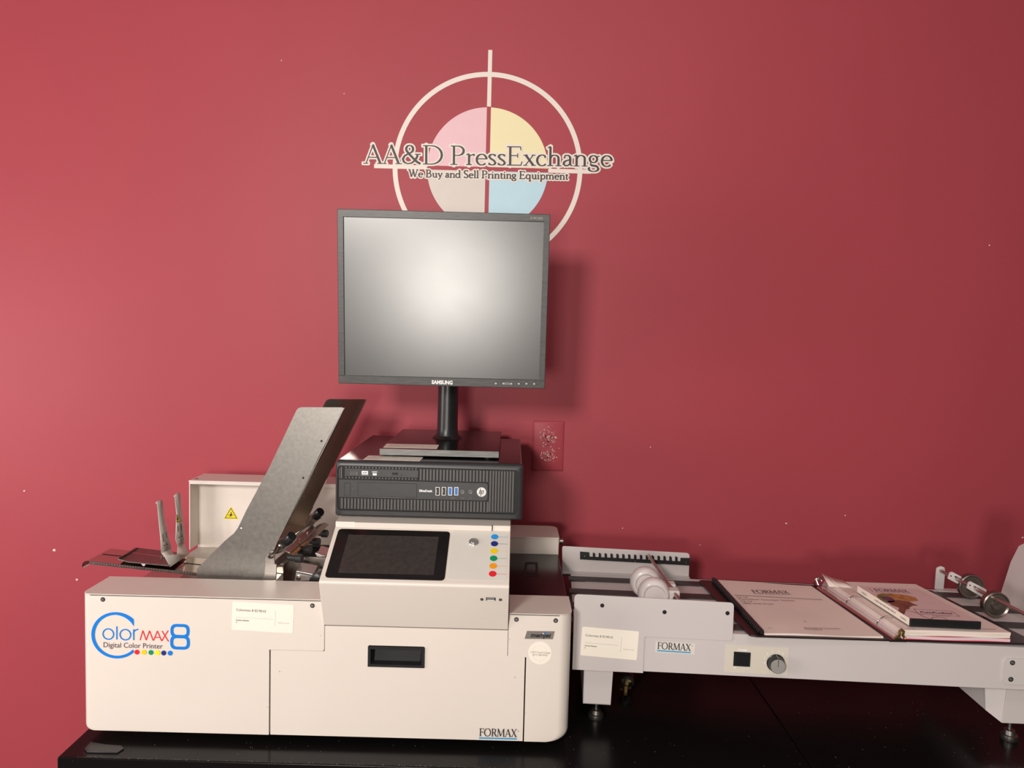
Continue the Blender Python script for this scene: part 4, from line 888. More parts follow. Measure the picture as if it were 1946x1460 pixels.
P0 = Plane2((a[0], YF, a[1]), (1, 0, 0), (0, 0, 1)); formax(P0, b[0]-a[0], PR, .0006).name = 'brand_lettering'
# memjet style badge
def zr4(a_, b_): return fxy(880+a_/5.409, 1150+b_/5.409)
bp = [zr4(632, 347), (zr4(922, 351)), zr4(942, 271), zr4(657, 267)]
mb = MB(); art_slab(mb, fp_, bp, 0, .0006); bd = mb.build('badge', 'logogrey', PR, label='grey slanted name badge')
mb = MB(); a = zr4(692, 328); b = zr4(905, 331); sans(mb, Plane2((a[0], YF, a[1]), (1, 0, 0), (0, 0, 1)), 'memjet', 0, 0, .0010, .0105, width=b[0]-a[0], bold=.00035, shear=.25)
mb.mat(1); c = zr4(840, 290); art_poly(mb, fp_, circ(c[0], c[1], .0020, 14), .0012); mb.mat(2); c = zr4(824, 291); art_poly(mb, fp_, circ(c[0], c[1], .0013, 12), .0013)
mb.build('badge_lettering', ['ink', 'usbblue', 'dpink'], bd)
# round dealer sticker
c = zr4(791, 494); R_ = (zr4(911, 494)[0]-zr4(672, 494)[0])/2
mb = MB(); art_slab(mb, fp_, circ(c[0], c[1], R_, 48), 0, .0003); rs_ = mb.build('round_sticker', 'label', PR, label='round white dealer sticker')
mb = MB(); mb.mat(0); sp = Plane2((c[0], YF, c[1]), (1, 0, -.012), (0, 0, 1)); serif(mb, sp, 'AA&D PressExchange', -R_*.88, -R_*.02, .0036, R_*1.78, .0005)
sans(mb, sp, '(817) 386-0536', 0, -R_*.24, .0005, .0040, width=R_*1.3, align='C', bold=.00008)
mb.mat(1); bar2(mb, sp, -R_*.6, -R_*.09, R_*.55, -R_*.09, .0003, .0004); ring2(mb, sp, 0, 0, R_*.66, R_*.675, 0, 360, .0004, 48); bar2(mb, sp, 0, -R_*.85, 0, -R_*.6, .0003, .0004)
mb.build('sticker_lettering', ['inksoft', 'membrane'], rs_)
# ================================================================ desktop computer
PX0, PX1 = -.3130, .0250; PZ0, PZ1 = -.3330, -.2310; PY = 1.335; PYB = 1.676
PCo = thing('desktop_computer', 'flat black desktop computer lying on the printer console, under the monitor', 'computer', ((PX0+PX1)/2, 1.5, PZ0))
mb = MB(); mb.box(PX0+.003, PX1-.003, PY+.016, PYB, PZ0+.002, PZ1)
case = mb.build('case', 'pctop', PCo, bevel=.0015)
for a_, b_ in ((PX1-.0052, PX1-.0038), (PX0+.0045, PX0+.0055)): mb = MB(); mb.box(a_, b_, PY+.02, PYB-.004, PZ1-.0002, PZ1+.0003); mb.build('lid_seam', 'bezelbar', case)
# bezel: frame with recessed ribbed field
sP = 5.26
def q5(a, b): p = W0.y(640+a/sP, 860+b/sP, PY); return p.x, p.z
W_ = PX1-PX0; H_ = PZ1-PZ0
def U(u): return PX0+u*W_
def V(v): return PZ0+v*H_          # 0 bottom, 1 top
def outl(i, y, r): return [(x, y, z) for x, z in rect(PX0+i, PZ0+i, PX1-i, PZ1-i, r, 5)]
fx0, fx1, fz0, fz1 = U(.0165), U(.972), V(.125), V(.905)
def fin(i, y, r=.007): return [(x, y, z) for x, z in rect(fx0-i, fz0-i, fx1+i, fz1+i, r+i, 5)]
mb = MB(); mb.loft([outl(0, PY+.016, .007), outl(0, PY+.007, .007), outl(.0015, PY+.003, .0065), outl(.0045, PY+.0005, .006), fin(.0008, PY, .007), fin(0, PY+.0028, .007)], smooth=True, caps=True)
bez = mb.build('front_bezel', 'pcblack', PCo)
mb = MB(); y0_, y1_ = PY-.0002, PY+.0028
mb.xz([(x, z) for x, y, z in fin(-.0002, 0)], PY+.0022, PY+.003); mb.build('rib_field', 'groove', bez)
mb = MB()
zm0, zm1 = V(.352), V(.662)      # middle panel
zr0, zr1 = V(.148), V(.335); zt0 = V(.685)
def sag(x): return 0
xp1 = U(.812); xd0, xd1 = U(.052), U(.443)
pitch = .00595; x = fx0+.0058
while x < xp1-.001:
    mb.box(x, x+.0036, PY-.0003, y1_, zr0, zr1); x += pitch
x = xd1+.0022
while x < xp1-.003:
    mb.box(x, x+.0036, PY-.0003, y1_, zt0, V(.885)); x += pitch
x = xp1+.0028
while x < fx1-.006:
    mb.box(x, x+.0031, PY-.0003, y1_, zr0+.001, V(.885)); x += .0051
mb.box(fx0+.0015, fx0+.0030, PY-.0003, y1_, zm1+.003, V(.86)); mb.box(fx0+.0045, fx0+.0075, PY-.0003, y1_, zt0, V(.885))
x = xd0+.001
while x < xd1-.002:
    mb.box(x, x+.0032, PY-.0003, y1_, V(.872), V(.900)); mb.box(x, x+.0032, PY-.0003, y1_, V(.690), V(.716)); x += pitch
mb.build('ventilation_rib', 'rib', bez, kind='stuff')
mb = MB(); mb.xz(rect(fx0+.002, zm0, xp1, zm1, [0, .005, .005, 0], 4), PY-.0002, y1_); mb.build('port_panel', 'pcblack', bez)
mb = MB(); mb.box(xd0, xd1, PY-.0004, y1_, V(.725), V(.862)); 
od = mb.build('optical_drive', 'pcblack', bez, bevel=.0003)
pp = Plane2((0, PY, 0), (1, 0, 0), (0, 0, 1)); hh = .0007
mb = MB()
def icon(a0, b0, a1, b1):
    x0, z1 = q5(a0, b0); x1, z0 = q5(a1, b1); art_poly(mb, pp, rect(x0, z0, x1, z1, .0006), hh)
mb.mat(0); icon(250, 184, 313, 222); icon(245, 227, 318, 230); 
for k in range(6): icon(354+k*9, 188, 359+k*9, 200)
icon(354, 203, 405, 205); icon(360, 208, 400, 230)
mb.mat(1); icon(133, 184, 210, 188); icon(133, 192, 139, 226); icon(145, 192, 151, 226); icon(157, 192, 163, 226); icon(169, 192, 175, 226); icon(181, 192, 187, 226); icon(193, 192, 209, 226); icon(515, 220, 536, 225)
mb.mat(2); icon(554, 200, 613, 226); icon(640, 222, 650, 232)
for k in range(4): icon(262+k*11, 194, 267+k*11, 212)
mb.mat(1); icon(556, 198, 612, 201)
mb.build('drive_marks', ['inkwhite', 'inkgrey', 'groove'], PCo)
# inside middle panel
def pan(a0, b0, a1, b1, y=.0004, m='pcblack', name='panel', rim=True, r=.0006, par=None):
    x0, z1 = q5(a0, b0); x1, z0 = q5(a1, b1)
    mb = MB(); mb.mat(0)
    if rim: mb.xz(rect(x0-.0007, z0-.0007, x1+.0007, z1+.0007, r), PY-.0003, PY-.0001); mb.mat(1)
    mb.xz(rect(x0, z0, x1, z1, r), PY-y, PY-.0001)
    return mb.build(name, ['groove', m] if rim else m, par or PCo)
pan(80, 306, 134, 434, name='power_button', r=.001); pan(215, 301, 797, 449, .0007, name='drive_bay_cover')
pan(360, 445, 685, 455, .0009, m='bezelbar', name='bay_latch', rim=False)
for a, m in ((1008, 'groove'), (1070, 'groove'), (1133, 'usbblue'), (1195, 'usbblue')):
    x0, z1 = q5(a-19, 346); x1, z0 = q5(a+19, 430); mb = MB(); mb.mat(0).xz(rect(x0, z0, x1, z1), PY-.0007, PY-.0001); mb.mat(1).xz(rect(x0+.0010, z0+.0010, x1-.0010, z1-.0010), PY-.0009, PY-.0001)
    mb.mat(2).xz(rect(x0+.0014, z0+.004, x1-.004, z1-.004), PY-.0010, PY-.0001)
    mb.build('usb_socket', ['silver', m, m if m != 'groove' else 'bezelbar'], PCo, label='blue usb socket' if m == 'usbblue' else 'black usb socket')
for a in (1258, 1338):
    x, z = q5(a, 394); mb = MB(); mb.mat(0).lathe((x, PY, z), (x, PY-.0012, z), [(0, .0040), (.7, .0038), (1, .0030), (.8, .0018)], 20); mb.mat(1).cyl((x, PY-.0001, z), (x, PY-.0010, z), .0017, n=12); mb.mat(2).xz(rect(x+.0001, z-.0008, x+.001, z+.0008), PY-.0012, PY-.001)
    mb.build('audio_socket', ['bezelbar', 'groove', 'inksoft'], PCo)
x, z = q5(1447, 396); mb = MB(); mb.mat(0).cyl((x, PY, z), (x, PY-.0009, z), .0084, n=36); mb.mat(1)
hp = Plane2((x, PY, z), (1, 0, 0), (0, 0, 1)); sh = .23
def hb(x0, y0, x1, y1, w): bar2(mb, hp, x0*.001, y0*.001, x1*.001, y1*.001, w*.001, .0012)
hb(-4.6, -3.6, -1.6, 6.6, 1.25); hb(-3.2, 1.6, -1.2, 2.9, 1.1); hb(-1.2, 2.9, -.9, 1.6, 1.2); hb(-.9, 2.2, -2.5, -3.6, 1.2)
hb(1.0, 2.6, -1.7, -7.4, 1.2); hb(1.0, 2.7, 3.6, 2.7, 1.1); hb(3.9, 3.0, 2.6, -2.9, 1.2); hb(2.8, -2.7, -.4, -2.7, 1.1)
mb.build('maker_badge', ['silver', 'pcblack'], PCo, label='round silver badge with two slanted letters')
a = q5(825, 393); b = q5(958, 397); mb = MB(); sans(mb, Plane2((a[0], PY, a[1]), (1, 0, 0), (0, 0, 1)), 'EliteDesk', 0, 0, .0006, .0056, width=b[0]-a[0], bold=.0002)
mb.build('model_lettering', 'inkwhite', PCo, label='white model lettering')
mb = MB()
for a0, a1 in ((1140, 1180), (1240, 1250), (1256, 1272), (1325, 1332), (1340, 1348)): 
    x0, z1 = q5(a0, 450); x1, z0 = q5(a1, 460); art_poly(mb, pp, rect(x0, z0, x1, z1), .0005)
x0, z1 = q5(105, 335); art_poly(mb, pp, circ(x0, z1, .001, 10), .0006); x0, z1 = q5(158, 368); art_poly(mb, pp, circ(x0, z1, .0008, 10), .0006)
mb.build('port_symbols', 'inkgrey', PCo)
def top_sticker(pxs, z, parent):
    P = [W0.z(a, b, z) for a, b in pxs]  # TL TR BR BL
    ex = (P[2]-P[3]); ey = P[0]-P[3]; w_ = ex.length
    return asset_sticker(P[3], ex, (-ex.y, ex.x, 0), w_, min(.051, (P[0]-P[3]).length), parent)
sL = 10.811
def zl(a, b): return (680+a/sL, 820+b/sL)
top_sticker([zl(230, 497), zl(1350, 535), zl(1275, 615), zl(110, 580)], PZ1, PCo)

# ================================================================ monitor
bz = -.2160
f1 = W0.z(721.9, 852.8, bz); f2 = W0.z(948, 857.5, bz); bk = W0.z(850, 828.5, bz)
MX = -.1350
MO = thing('monitor', 'square black flat monitor on a pole stand standing on the desktop computer', 'monitor', (MX, 1.50, PZ1))
mb = MB(); mb.xy(rect(f1.x, f1.y, f2.x, PYB+.008, .002), PZ1+.0032, bz)
basep = mb.build('stand_base', 'pctop', MO, bevel=.0008, label='flat glossy black stand base')
mb = MB(); mb.box(f1.x-.0003, f2.x+.0003, f1.y-.0012, f1.y+.0004, PZ1+.0035, bz+.0002); mb.build('base_trim', 'bezelbar', basep, bevel=.0004, label='brushed grey front strip of the base')
mb = MB()
for x in (f1.x+.02, f2.x-.02):
    for y in (f1.y+.02, PYB-.02): mb.cyl((x, y, PZ1), (x, y, PZ1+.004), .008, n=14)
mb.build('rubber_feet', 'black', basep)
top_sticker([zl(600, 255), zl(1675, 287), zl(1630, 357), zl(520, 332)], bz, MO)
pcx = W0.z(849, 838, bz); pyc = 1.560
pxl = W0.y(829.5, 790, pyc-.018).x; pxr = W0.y(868.5, 790, pyc-.018).x; pr = (pxr-pxl)/2; pxc = (pxl+pxr)/2+.0005
mb = MB(); mb.lathe((pxc, pyc, bz), (pxc, pyc, .06), [(0, pr*1.52), (.006, pr*1.42), (.02, pr*1.16), (.045, pr*1.05), (.08, pr*1.01), (.5, pr*.985), (1, pr*.97)], 40)
mb.build('stand_pole', 'black', MO, label='round black pole')
MF = Fr((MX, 1.443, -.1008), 0, math.radians(4.9))
def my(px, py): p = MF.y(px, py, 0); return p.x, p.z
TLc, TRc, BRc, BLc = my(640, 397), my(1045, 407), my(1036.3, 738.5), my(643.7, 729.5)
mx0 = (TLc[0]+BLc[0])/2; mx1 = (TRc[0]+BRc[0])/2; mz1 = (TLc[1]+TRc[1])/2; mz0 = (BLc[1]+BRc[1])/2
sM = 3.843
def zm(a, b): return my(620+a/sM, 380+b/sM)
ix0 = zm(127, 700)[0]; ix1 = zm(1575, 700)[0]; iz1 = (zm(127, 122)[1]+zm(1580, 157)[1])/2; iz0 = (zm(140, 1286)[1]+zm(1555, 1308)[1])/2
mb = MB(MF)
def RR(x0, z0, x1, z1, y, r=.002): return [(x, y, z) for x, z in rect(x0, z0, x1, z1, r, 3)]
mb.loft([RR(mx0, mz0, mx1, mz1, .020), RR(mx0, mz0, mx1, mz1, .001), RR(mx0+.001, mz0+.001, mx1-.001, mz1-.001, 0), RR(ix0, iz0, ix1, iz1, 0, .0004), RR(ix0+.0004, iz0+.0002, ix1-.0004, iz1-.0004, .0030, .0004)], smooth=False, caps=False)
bzl = mb.build('bezel', 'bezel', MO, label='brushed dark grey bezel')
mb = MB(MF); mb.loft([RR(mx0, mz0, mx1, mz1, .018), RR(mx0, mz0, mx1, mz1, .024), RR(mx0+.05, mz0+.06, mx1-.05, mz1-.06, .050)], smooth=False); mb.box((mx0+mx1)/2-.05, (mx0+mx1)/2+.05, .04, .095, .10, .20)
mb.build('rear_shell', 'black', MO)
mb = MB(MF); mb.mat(0).add([(ix0, .0022, iz0), (ix1, .0022, iz0), (ix1, .0022, iz1), (ix0, .0022, iz1)], [(0, 1, 2, 3)]); mb.mat(1)
mb.box(ix0, ix0+.0011, .0012, .0022, iz0, iz1); mb.box(ix0, ix1, .0012, .0022, iz1-.0009, iz1)
mb.build('screen', ['screen', 'groove'], MO, label='dark matte screen with a pale lamp reflection')
mb = MB(MF); mb.box(mx0+.0002, mx1-.0002, -.0004, .0, iz0-.0010, iz0-.0004); mb.build('bezel_seam', 'groove', bzl)
mp = Plane2(MF.M @ Vector((0, 0, 0)), MF.M.to_3x3() @ Vector((1, 0, 0)), MF.M.to_3x3() @ Vector((0, 0, 1)))
a = zm(770, 1343); b = zm(923, 1347); mb = MB(); sans(mb, mp, 'SAMSUNG', a[0], a[1], .0010, .0098, width=b[0]-a[0], bold=.00045); mb.build('brand_lettering', 'inkwhite', MO, label='white capitals on the lower bezel')
a = zm(1490, 142); b = zm(1580, 146); mb = MB(); sans(mb, mp, 'S19C450', a[0], a[1], .0008, .0066, width=b[0]-a[0]); mb.build('model_lettering', 'inksoft', MO)
for k, (a, b) in enumerate([(1238, 1341), (1323, 1342), (1406, 1343), (1462, 1343), (1518, 1344)]):
    c = zm(a, b); r = .0034; mb = MB(); wx = .0075 if k == 1 else 0
    o = rect(c[0]-r-wx, c[1]-r, c[0]+r+wx, c[1]+r, r*.99, 5); i_ = rect(c[0]-r-wx+.0006, c[1]-r+.0006, c[0]+r+wx-.0006, c[1]+r-.0006, r*.8, 5)
    mb.mat(0); art_slab(mb, mp, o, 0, .0006); mb.mat(1); art_slab(mb, mp, i_, .0006, .0011); mb.mat(2)
    for sx in ((-wx, wx) if wx else (0,)): art_poly(mb, mp, rect(c[0]+sx-.0016, c[1]-.0005, c[0]+sx+.0016, c[1]+.0005), .0012)
    mb.build('menu_button', ['groove', 'bezelbar', 'inkwhite'], MO)
# ================================================================ conveyor
CK = math.atan(.055)
CV = Fr((.12, 1.29, 0), -CK)
CO = thing('conveyor', 'long grey conveyor with two dark belts, roller arms and control knob right of the printer', 'conveyor', (.12, 1.29, ZT), -CK)
ZDK = -.507
s5 = 4.865
def c5(a, b, yl): return CV.y(1040+a/s5, 980+b/s5, yl)
s6 = 3.211
def c6(a, b, yl=.006): return CV.y(1340+a/s6, 1060+b/s6, yl)
P = [c5(*p, 0) for p in [(252, 727), (1728, 808), (1714, 1160), (930, 1122), (886, 1458), (232, 1425)]]
xL0 = (P[0].x+P[5].x)/2; xL1 = (P[1].x+P[2].x)/2; zt1 = (P[0].z+P[1].z)/2; zmid = (P[2].z+P[3].z)/2; xm = c5(892, 1300, 0).x; zb1 = (P[4].z+P[5].z)/2
slp = (P[1].z-P[0].z)/(P[1].x-P[0].x)
print('conveyor slope', slp, [tuple(round(v, 4) for v in p) for p in P])
mb = MB(CV); xf1 = 1.02
fb = [c6(0, 712), c6(1890, 800)]; zfb = fb[0].z
mb.xz([(xL0+.02, zb1+.002), (xf1, c6(1890, 800).z), (xf1, ZDK-.0), (xL0+.02, ZDK)], .002, .005)
mb.xz([(xL0+.02, zb1+.002), (xf1, c6(1890, 800).z), (xf1, c6(1890, 800).z+.0015), (xL0+.02, zb1+.0035)], .002, .022)
fr = mb.build('front_rail', 'grey', CO, bevel=.0012)
mb = MB(CV); mb.xz(rpoly([(xL0, zb1), (xm, zb1), (xm, zmid), (P[2].x, P[2].z), (P[1].x, P[1].z), (P[0].x, P[0].z)], [0, 0, .004, .006, .008, .008], 5), 0, .002)
fp = mb.build('side_plate', 'grey', CO, bevel=.0004, label='large grey front side plate')
for a, b in ((508, 832), (1084, 893), (1666, 903)):
    p = CV.M @ c5(a, b, 0); screw(CO, p, .0036, (-math.sin(CK), -math.cos(CK), 0), m1='black')
# deck + belts
mb = MB(CV); mb.box(xL0+.001, .875, .005, .300, ZDK-.003, ZDK); mb.box(xL0+.001, .875, .297, .300, ZDK-.075, ZDK)
mb.build('deck', 'grey', CO)
for yc in (.262, .184, .104, .030):
    mb = MB(CV); mb.box(xL0-.004, .872, yc-.0135, yc+.0135, ZDK, ZDK+.0022)
    mb.box(xL0-.004, xL0+.03, yc-.016, yc-.0135, ZDK, ZDK+.001)
    mb.build('belt', 'belt', CO, label='dark belt running the length of the deck')
# back plate and comb
B = [c5(*p, .315) for p in [(138, 282), (1317, 348), (1308, 590), (138, 530)]]
bs_ = (B[1].z-B[0].z)/(B[1].x-B[0].x)
mb = MB(CV); mb.xz(rpoly([(B[3].x, ZDK-.01), (B[2].x, ZDK-.01), (B[1].x, B[1].z), (B[0].x, B[0].z)], [0, 0, .008, .005], 5), .315, .317); mb.box(B[3].x, B[2].x, .298, .316, ZDK-.002, ZDK+.0005)
mb.build('side_plate', 'grey', CO, bevel=.0004, label='rear side plate')
def cb(a, b): p = c5(a, b, .3135); return p.x, p.z
mb = MB(CV); y0_, y1_ = .3115, .3145
lo = [cb(303, 403), cb(1316, 460)]; 
mb.xz([cb(303, 403), cb(1316, 460), cb(1316, 428), cb(303, 376)], y0_, y1_)
mb.xz([cb(303, 378), cb(390, 382), cb(388, 341), cb(303, 334)], y0_, y1_); mb.xz([cb(1230, 425), cb(1316, 430), cb(1316, 394), cb(1232, 392)], y0_, y1_)
for i in range(15):
    a = 431+i*54.4; t = (a-303)/(1013); b0 = 380+t*50; b1 = 341+t*46
    mb.xz([cb(a-10, b0), cb(a+11, b0+1), cb(a+11, b1+6), cb(a+2, b1-2), cb(a-10, b1-1)], y0_, y1_)
mb.build('notched_comb', 'groove', CO, label='black notched comb strip')
mb = MB(CV)
for a, b in ((345, 372), (812, 420), (1278, 430)): x, z = cb(a, b); mb.lathe((x, .3115, z), (x, .3105, z), [(0, .002), (1, .0015)], 10)
mb.build('comb_screw', 'steel', CO)
# balls on the comb shaft
def roll(c, R, th, m='ball'):
    mb = MB(CV); prof = []
    n = 10
    for i in range(n+1):
        t = PI*i/n; prof.append((.5-.5*math.cos(t), R*(.74+.26*math.sin(t))))
    prof = [(0, R*.40)]+[(.0, R*.70)]+prof[1:-1]+[(1, R*.70), (1.0, R*.68), (.93, R*.60), (.97, R*.3), (1, .002)]
    mb.lathe((c[0], c[1]+th/2, c[2]), (c[0], c[1]-th/2, c[2]), prof, 40); return mb
s9 = 9.73
def c9(a, b, yl): return CV.y(1160+a/s9, 1020+b/s9, yl)
for (a, b), yl, ex_ in (((640, 955), .165, 0), ((795, 1170), .100, 0)):
    c = c9(a, b, yl); R = .0300; c = Vector((c.x, yl, ZDK+.0022+R)); 
    c2_ = c9(a, b, yl); o = roll((c2_.x, yl, c.z), R, .034).build('hold_down_roller', 'ball', CO, label='white domed hold-down roller')
rd0 = c9(700, 345, .312); rd1 = c9(1275, 1178, .06)
mb = MB(CV); q0 = rd0; q1 = rd1+(rd1-rd0)*.03
mb.cyl(q0, q1, .0032, n=14); mb.build('roller_rod', 'rod', CO)
for a, b, yl in ((1120, 915, .150), (1190, 1040, .100)):
    c = c9(a, b, yl); mb = MB(CV); mb.box(c.x-.019, c.x+.0085, yl-.010, yl+.014, c.z-.020, c.z+.0065)
    o = mb.build('rod_clamp', 'whitepl', CO, bevel=.003, seg=3, label='white plastic clamp on the rod')
    mb = MB(CV); mb.cyl((c.x+.0, yl-.0102, c.z-.007), (c.x+.0, yl-.0106, c.z-.007), .0050, n=16); mb.build('clamp_bore', 'steel_b', o)
# brand + stickers on front
n_ = CV.M.to_3x3()
def cpl(p): return Plane2(CV.M @ Vector(p), n_ @ Vector((1, 0, 0)), n_ @ Vector((0, 0, 1)))
a0 = CV.y(1246, 1218, .002); b0 = CV.y(1320, 1243, .002)
wbr = b0.x-a0.x; pq = Plane2(CV.M @ Vector((a0.x, .002, a0.z-.0205)), n_ @ Vector((1, 0, -.012)), n_ @ Vector((0, 0, 1)))
mb = MB(); art_slab(mb, pq, rect(0, 0, wbr, .0195, .0004), 0, .0003); bs2 = mb.build('brand_sticker', 'membrane', CO)
formax(Plane2(pq(wbr*.045, .0062, 0), pq.ex, pq.ey), wbr*.88, CO, .0007)
a0 = CV.y(1102.5, 1245.5, 0); b0 = CV.y(1210, 1255, 0); t0 = CV.y(1106, 1191, 0); 
asset_sticker(CV.M @ Vector((a0.x, -.0001, a0.z)), n_ @ Vector((b0.x-a0.x, 0, b0.z-a0.z)), n_ @ Vector((.01, 0, 1)), (b0-a0).length, t0.z-a0.z, CO)
# control plate
sK = 13.9
def ck(a, b, yl=.002): p = CV.y(1370+a/sK, 1210+b/sK, yl); return p
c0_, c1_, c2, c3 = ck(85, 930), ck(1750, 1030), ck(1805, 310), ck(130, 200)
pk = Plane2(CV.M @ Vector((ck(85, 930).x, .002, ck(85, 930).z)), n_ @ (c1_-c0_), n_ @ Vector((0, 0, 1)))
cwid = ((c1_-c0_).length+(c2-c3).length)/2; chei = ((c3.z-c0_.z)+(c2.z-c1_.z))/2
mb = MB(); art_slab(mb, pk, rect(0, 0, cwid, chei), 0, .0004); mb.build('control_plate', 'ctl', CO, label='beige control plate')
def pkc(a, b):
    p = CV.M @ ck(a, b) - pk.O; return p.dot(pk.ex), p.dot(pk.ey)
u0, v0 = pkc(320, 770); u1, v1 = pkc(785, 420)
mb = MB(); art_slab(mb, pk, rect(u0, v0, u1, v1, .0008), 0, .0016); um = (u0+u1)/2
w4 = (u1-u0); h4 = v1-v0
mb.pris3([pk(u0+w4*.16, v0+h4*.10, .0016), pk(u1-w4*.10, v0+h4*.10, .0016), pk(u1-w4*.10, v1-h4*.14, .0016), pk(u0+w4*.16, v1-h4*.14, .0016)], [pk(u0+w4*.18, v0+h4*.10, .0050), pk(u1-w4*.12, v0+h4*.10, .0022), pk(u1-w4*.12, v1-h4*.16, .0022), pk(u0+w4*.18, v1-h4*.16, .0050)])
mb.build('power_switch', 'black', CO, bevel=.0004)
# knob
bc = pkc(1440, 690); kc = CV.M @ ck(1440, 690); nrm = -(n_ @ Vector((0, 1, 0)))
kd = pk(bc[0], bc[1], .0006)
axk = nrm
mb = MB(); n = 40; ax = kd; L = .0150
qv = nrm.to_track_quat('Z', 'Y')
rings = []
for t, r in ((0, .0152), (.0012, .0158), (.002, .0142), (L-.0006, .0133), (L, .0130)):
    rings.append([kd+nrm*t+qv @ Vector(((r if i % 2 else r*.97)*math.cos(2*PI*i/n), (r if i % 2 else r*.97)*math.sin(2*PI*i/n), 0)) for i in range(n)])
mb.loft(rings, smooth=False); kn = mb.build('speed_knob', 'black', CO)
mb = MB(); mb.lathe(kd+nrm*L, kd+nrm*(L+.0006), [(0, .0124), (1, .0122)], 40); mb.build('knob_cap', 'silver', kn, label='silver cap')
kp = Plane2(kd+nrm*(L+.0006), pk.ex, pk.ey)
mb = MB(); bar2(mb, kp, 0, -.001, 0, .0120, .0009, .0002); mb.build('pointer_line', 'ink', kn)
mb = MB(); mb.flat([kd+nrm*.002+pk.ey*.0146+pk.ex*.0006, kd+nrm*.002+pk.ey*.0146-pk.ex*.0006, kd+nrm*L+pk.ey*.0136-pk.ex*.0006, kd+nrm*L+pk.ey*.0136+pk.ex*.0006]); mb.build('pointer_line', 'inksoft', kn)
mb = MB(); u, v = pkc(455, 372); u2, _ = pkc(695, 372); sans(mb, pk, 'POWER', u, v, .0007, .0044, width=u2-u, bold=.0002)
for a, b, ch in ((345, 840, 'O'), (708, 845, 'I'), (1340, 415, '3'), (1498, 420, '4'), (1210, 470, '2'), (1140, 590, '1'), (1132, 720, '0'), (1200, 835, '.'), (1620, 480, '5')):
    u, v = pkc(a, b); sans(mb, pk, ch, u, v, .0007, .0044, bold=.00015)
mb.build('control_lettering', 'inkwhite', CO)
# legs
def leg(px_pts, yl, name='leg', foot=None, lab=None):
    P = [CV.y(a, b, yl) for a, b in px_pts]
    mb = MB(CV); mb.xz([(p.x, p.z) for p in P], yl, yl+.0025)
    return mb, P
mb, P = leg([(1111.5, 1272), (1165.5, 1272), (1160.5, 1340.5), (1108, 1337.5)], .030)
xa, xb, za = P[0].x, P[1].x, P[3].z
mb.yz([(.030, P[0].z+.01), (.030, za), (.26, za), (.26, P[0].z+.01)], P[3].x-.0003, P[3].x+.0018); mb.box(xa, P[2].x, .030, .26, za, za+.002)
lg = mb.build('leg', 'grey', CO, bevel=.0006)
def foot(px, ytop_z, yl, par):
    c = CV.y(px, 1350, yl); mb = MB(CV)
    mb.lathe((c.x, yl, ZT), (c.x, yl, ytop_z), [(0, .0125), (.08, .0138), (.24, .0134), (.26, .0100), (.44, .0088), (.46, .0034), (1, .0034)], 28)
    mb.build('levelling_foot', 'steel', par)
foot(1133, za+.001, .050, lg)
foot(1150, za+.001, .230, lg)
Q = [CV.y(1340+a/s6, 1060+b/s6, .030) for a, b in [(1846, 800), (2140, 812), (2100, 1022), (1810, 1010)]]
S_ = [CV.y(1340+a/s6, 1060+b/s6, .018) for a, b in [(1757, 796), (1765, 978)]]
mb = MB(CV); mb.xz([(p.x, p.z) for p in Q], .030, .0325)
zl_ = S_[1].z
mb.pris3([(S_[0].x, .045, S_[0].z+.01), (S_[1].x, .045, zl_), (Q[3].x, .031, Q[3].z), (Q[0].x, .031, Q[0].z+.01)], [(S_[0].x, .047, S_[0].z+.01), (S_[1].x, .047, zl_), (Q[3].x+.001, .0325, Q[3].z), (Q[0].x+.001, .0325, Q[0].z+.01)])
mb.yz([(.046, S_[0].z+.01), (.046, zl_+.0), (.26, zl_+.0), (.26, S_[0].z+.01)], S_[1].x, S_[1].x+.0022)
lg2 = mb.build('leg', 'grey', CO, bevel=.0006)
foot(1921, Q[3].z+.002, .052, lg2); foot(1905, Q[3].z+.002, .23, lg2)
# bolt-on bracket at the far right
R_ = [c6(1822, 612, 0), c6(1822, 772, 0)]
mb = MB(CV); mb.xz(rect(R_[0].x, R_[1].z, R_[0].x+.12, R_[0].z, .010, 5), -.0005, .003); mb.build('end_bracket', 'grey', CO, bevel=.0004)
for a, b in ((1875, 642), (1865, 743)): screw(CO, CV.M @ c6(a, b, -.0005), .0042, nrm)
# small rear bracket, rod with arms and metal wheels
s7 = 6.636
def c7(a, b, yl): return CV.y(1740+a/s7, 1020+b/s7, yl)
mb = MB(CV); yb_ = .300; P = [c7(*p, yb_) for p in [(240, 700), (350, 712), (375, 430), (365, 390), (318, 375), (270, 395), (262, 430)]]
mb.xz([(p.x, p.z) for p in P], yb_, yb_+.003); P = [c7(*p, yb_) for p in [(240, 695), (350, 712)]]
mb.box(P[0].x, c7(560, 720, yb_).x, yb_-.016, yb_+.003, ZDK-.0005, ZDK+.0016)
mb.build('rod_bracket', 'grey', CO, bevel=.0005)
ra = c7(318, 432, .298); rb = CV.z(1740+1367/s7, 1020+972/s7, ra.z); rb = rb+(rb-ra)*.30
mb = MB(CV); mb.cyl(ra, rb, .0034, n=16); rod2 = mb.build('roller_rod', 'rod', CO)
def along(t): return ra+(rb-ra)*t
def par_t(a): # parameter where rod passes image x
    best = None
    for i in range(400):
        t = i/400; p = CV.M @ along(t); d = p
        u = d.dot(_R)/d.dot(_F); v = d.dot(_U)/d.dot(_F); px = 973+F_PX*(u*math.cos(ROLL)+v*math.sin(ROLL))
        if best is None or abs(px-(1740+a/s7)) < best[0]: best = (abs(px-(1740+a/s7)), t)
    return along(best[1])
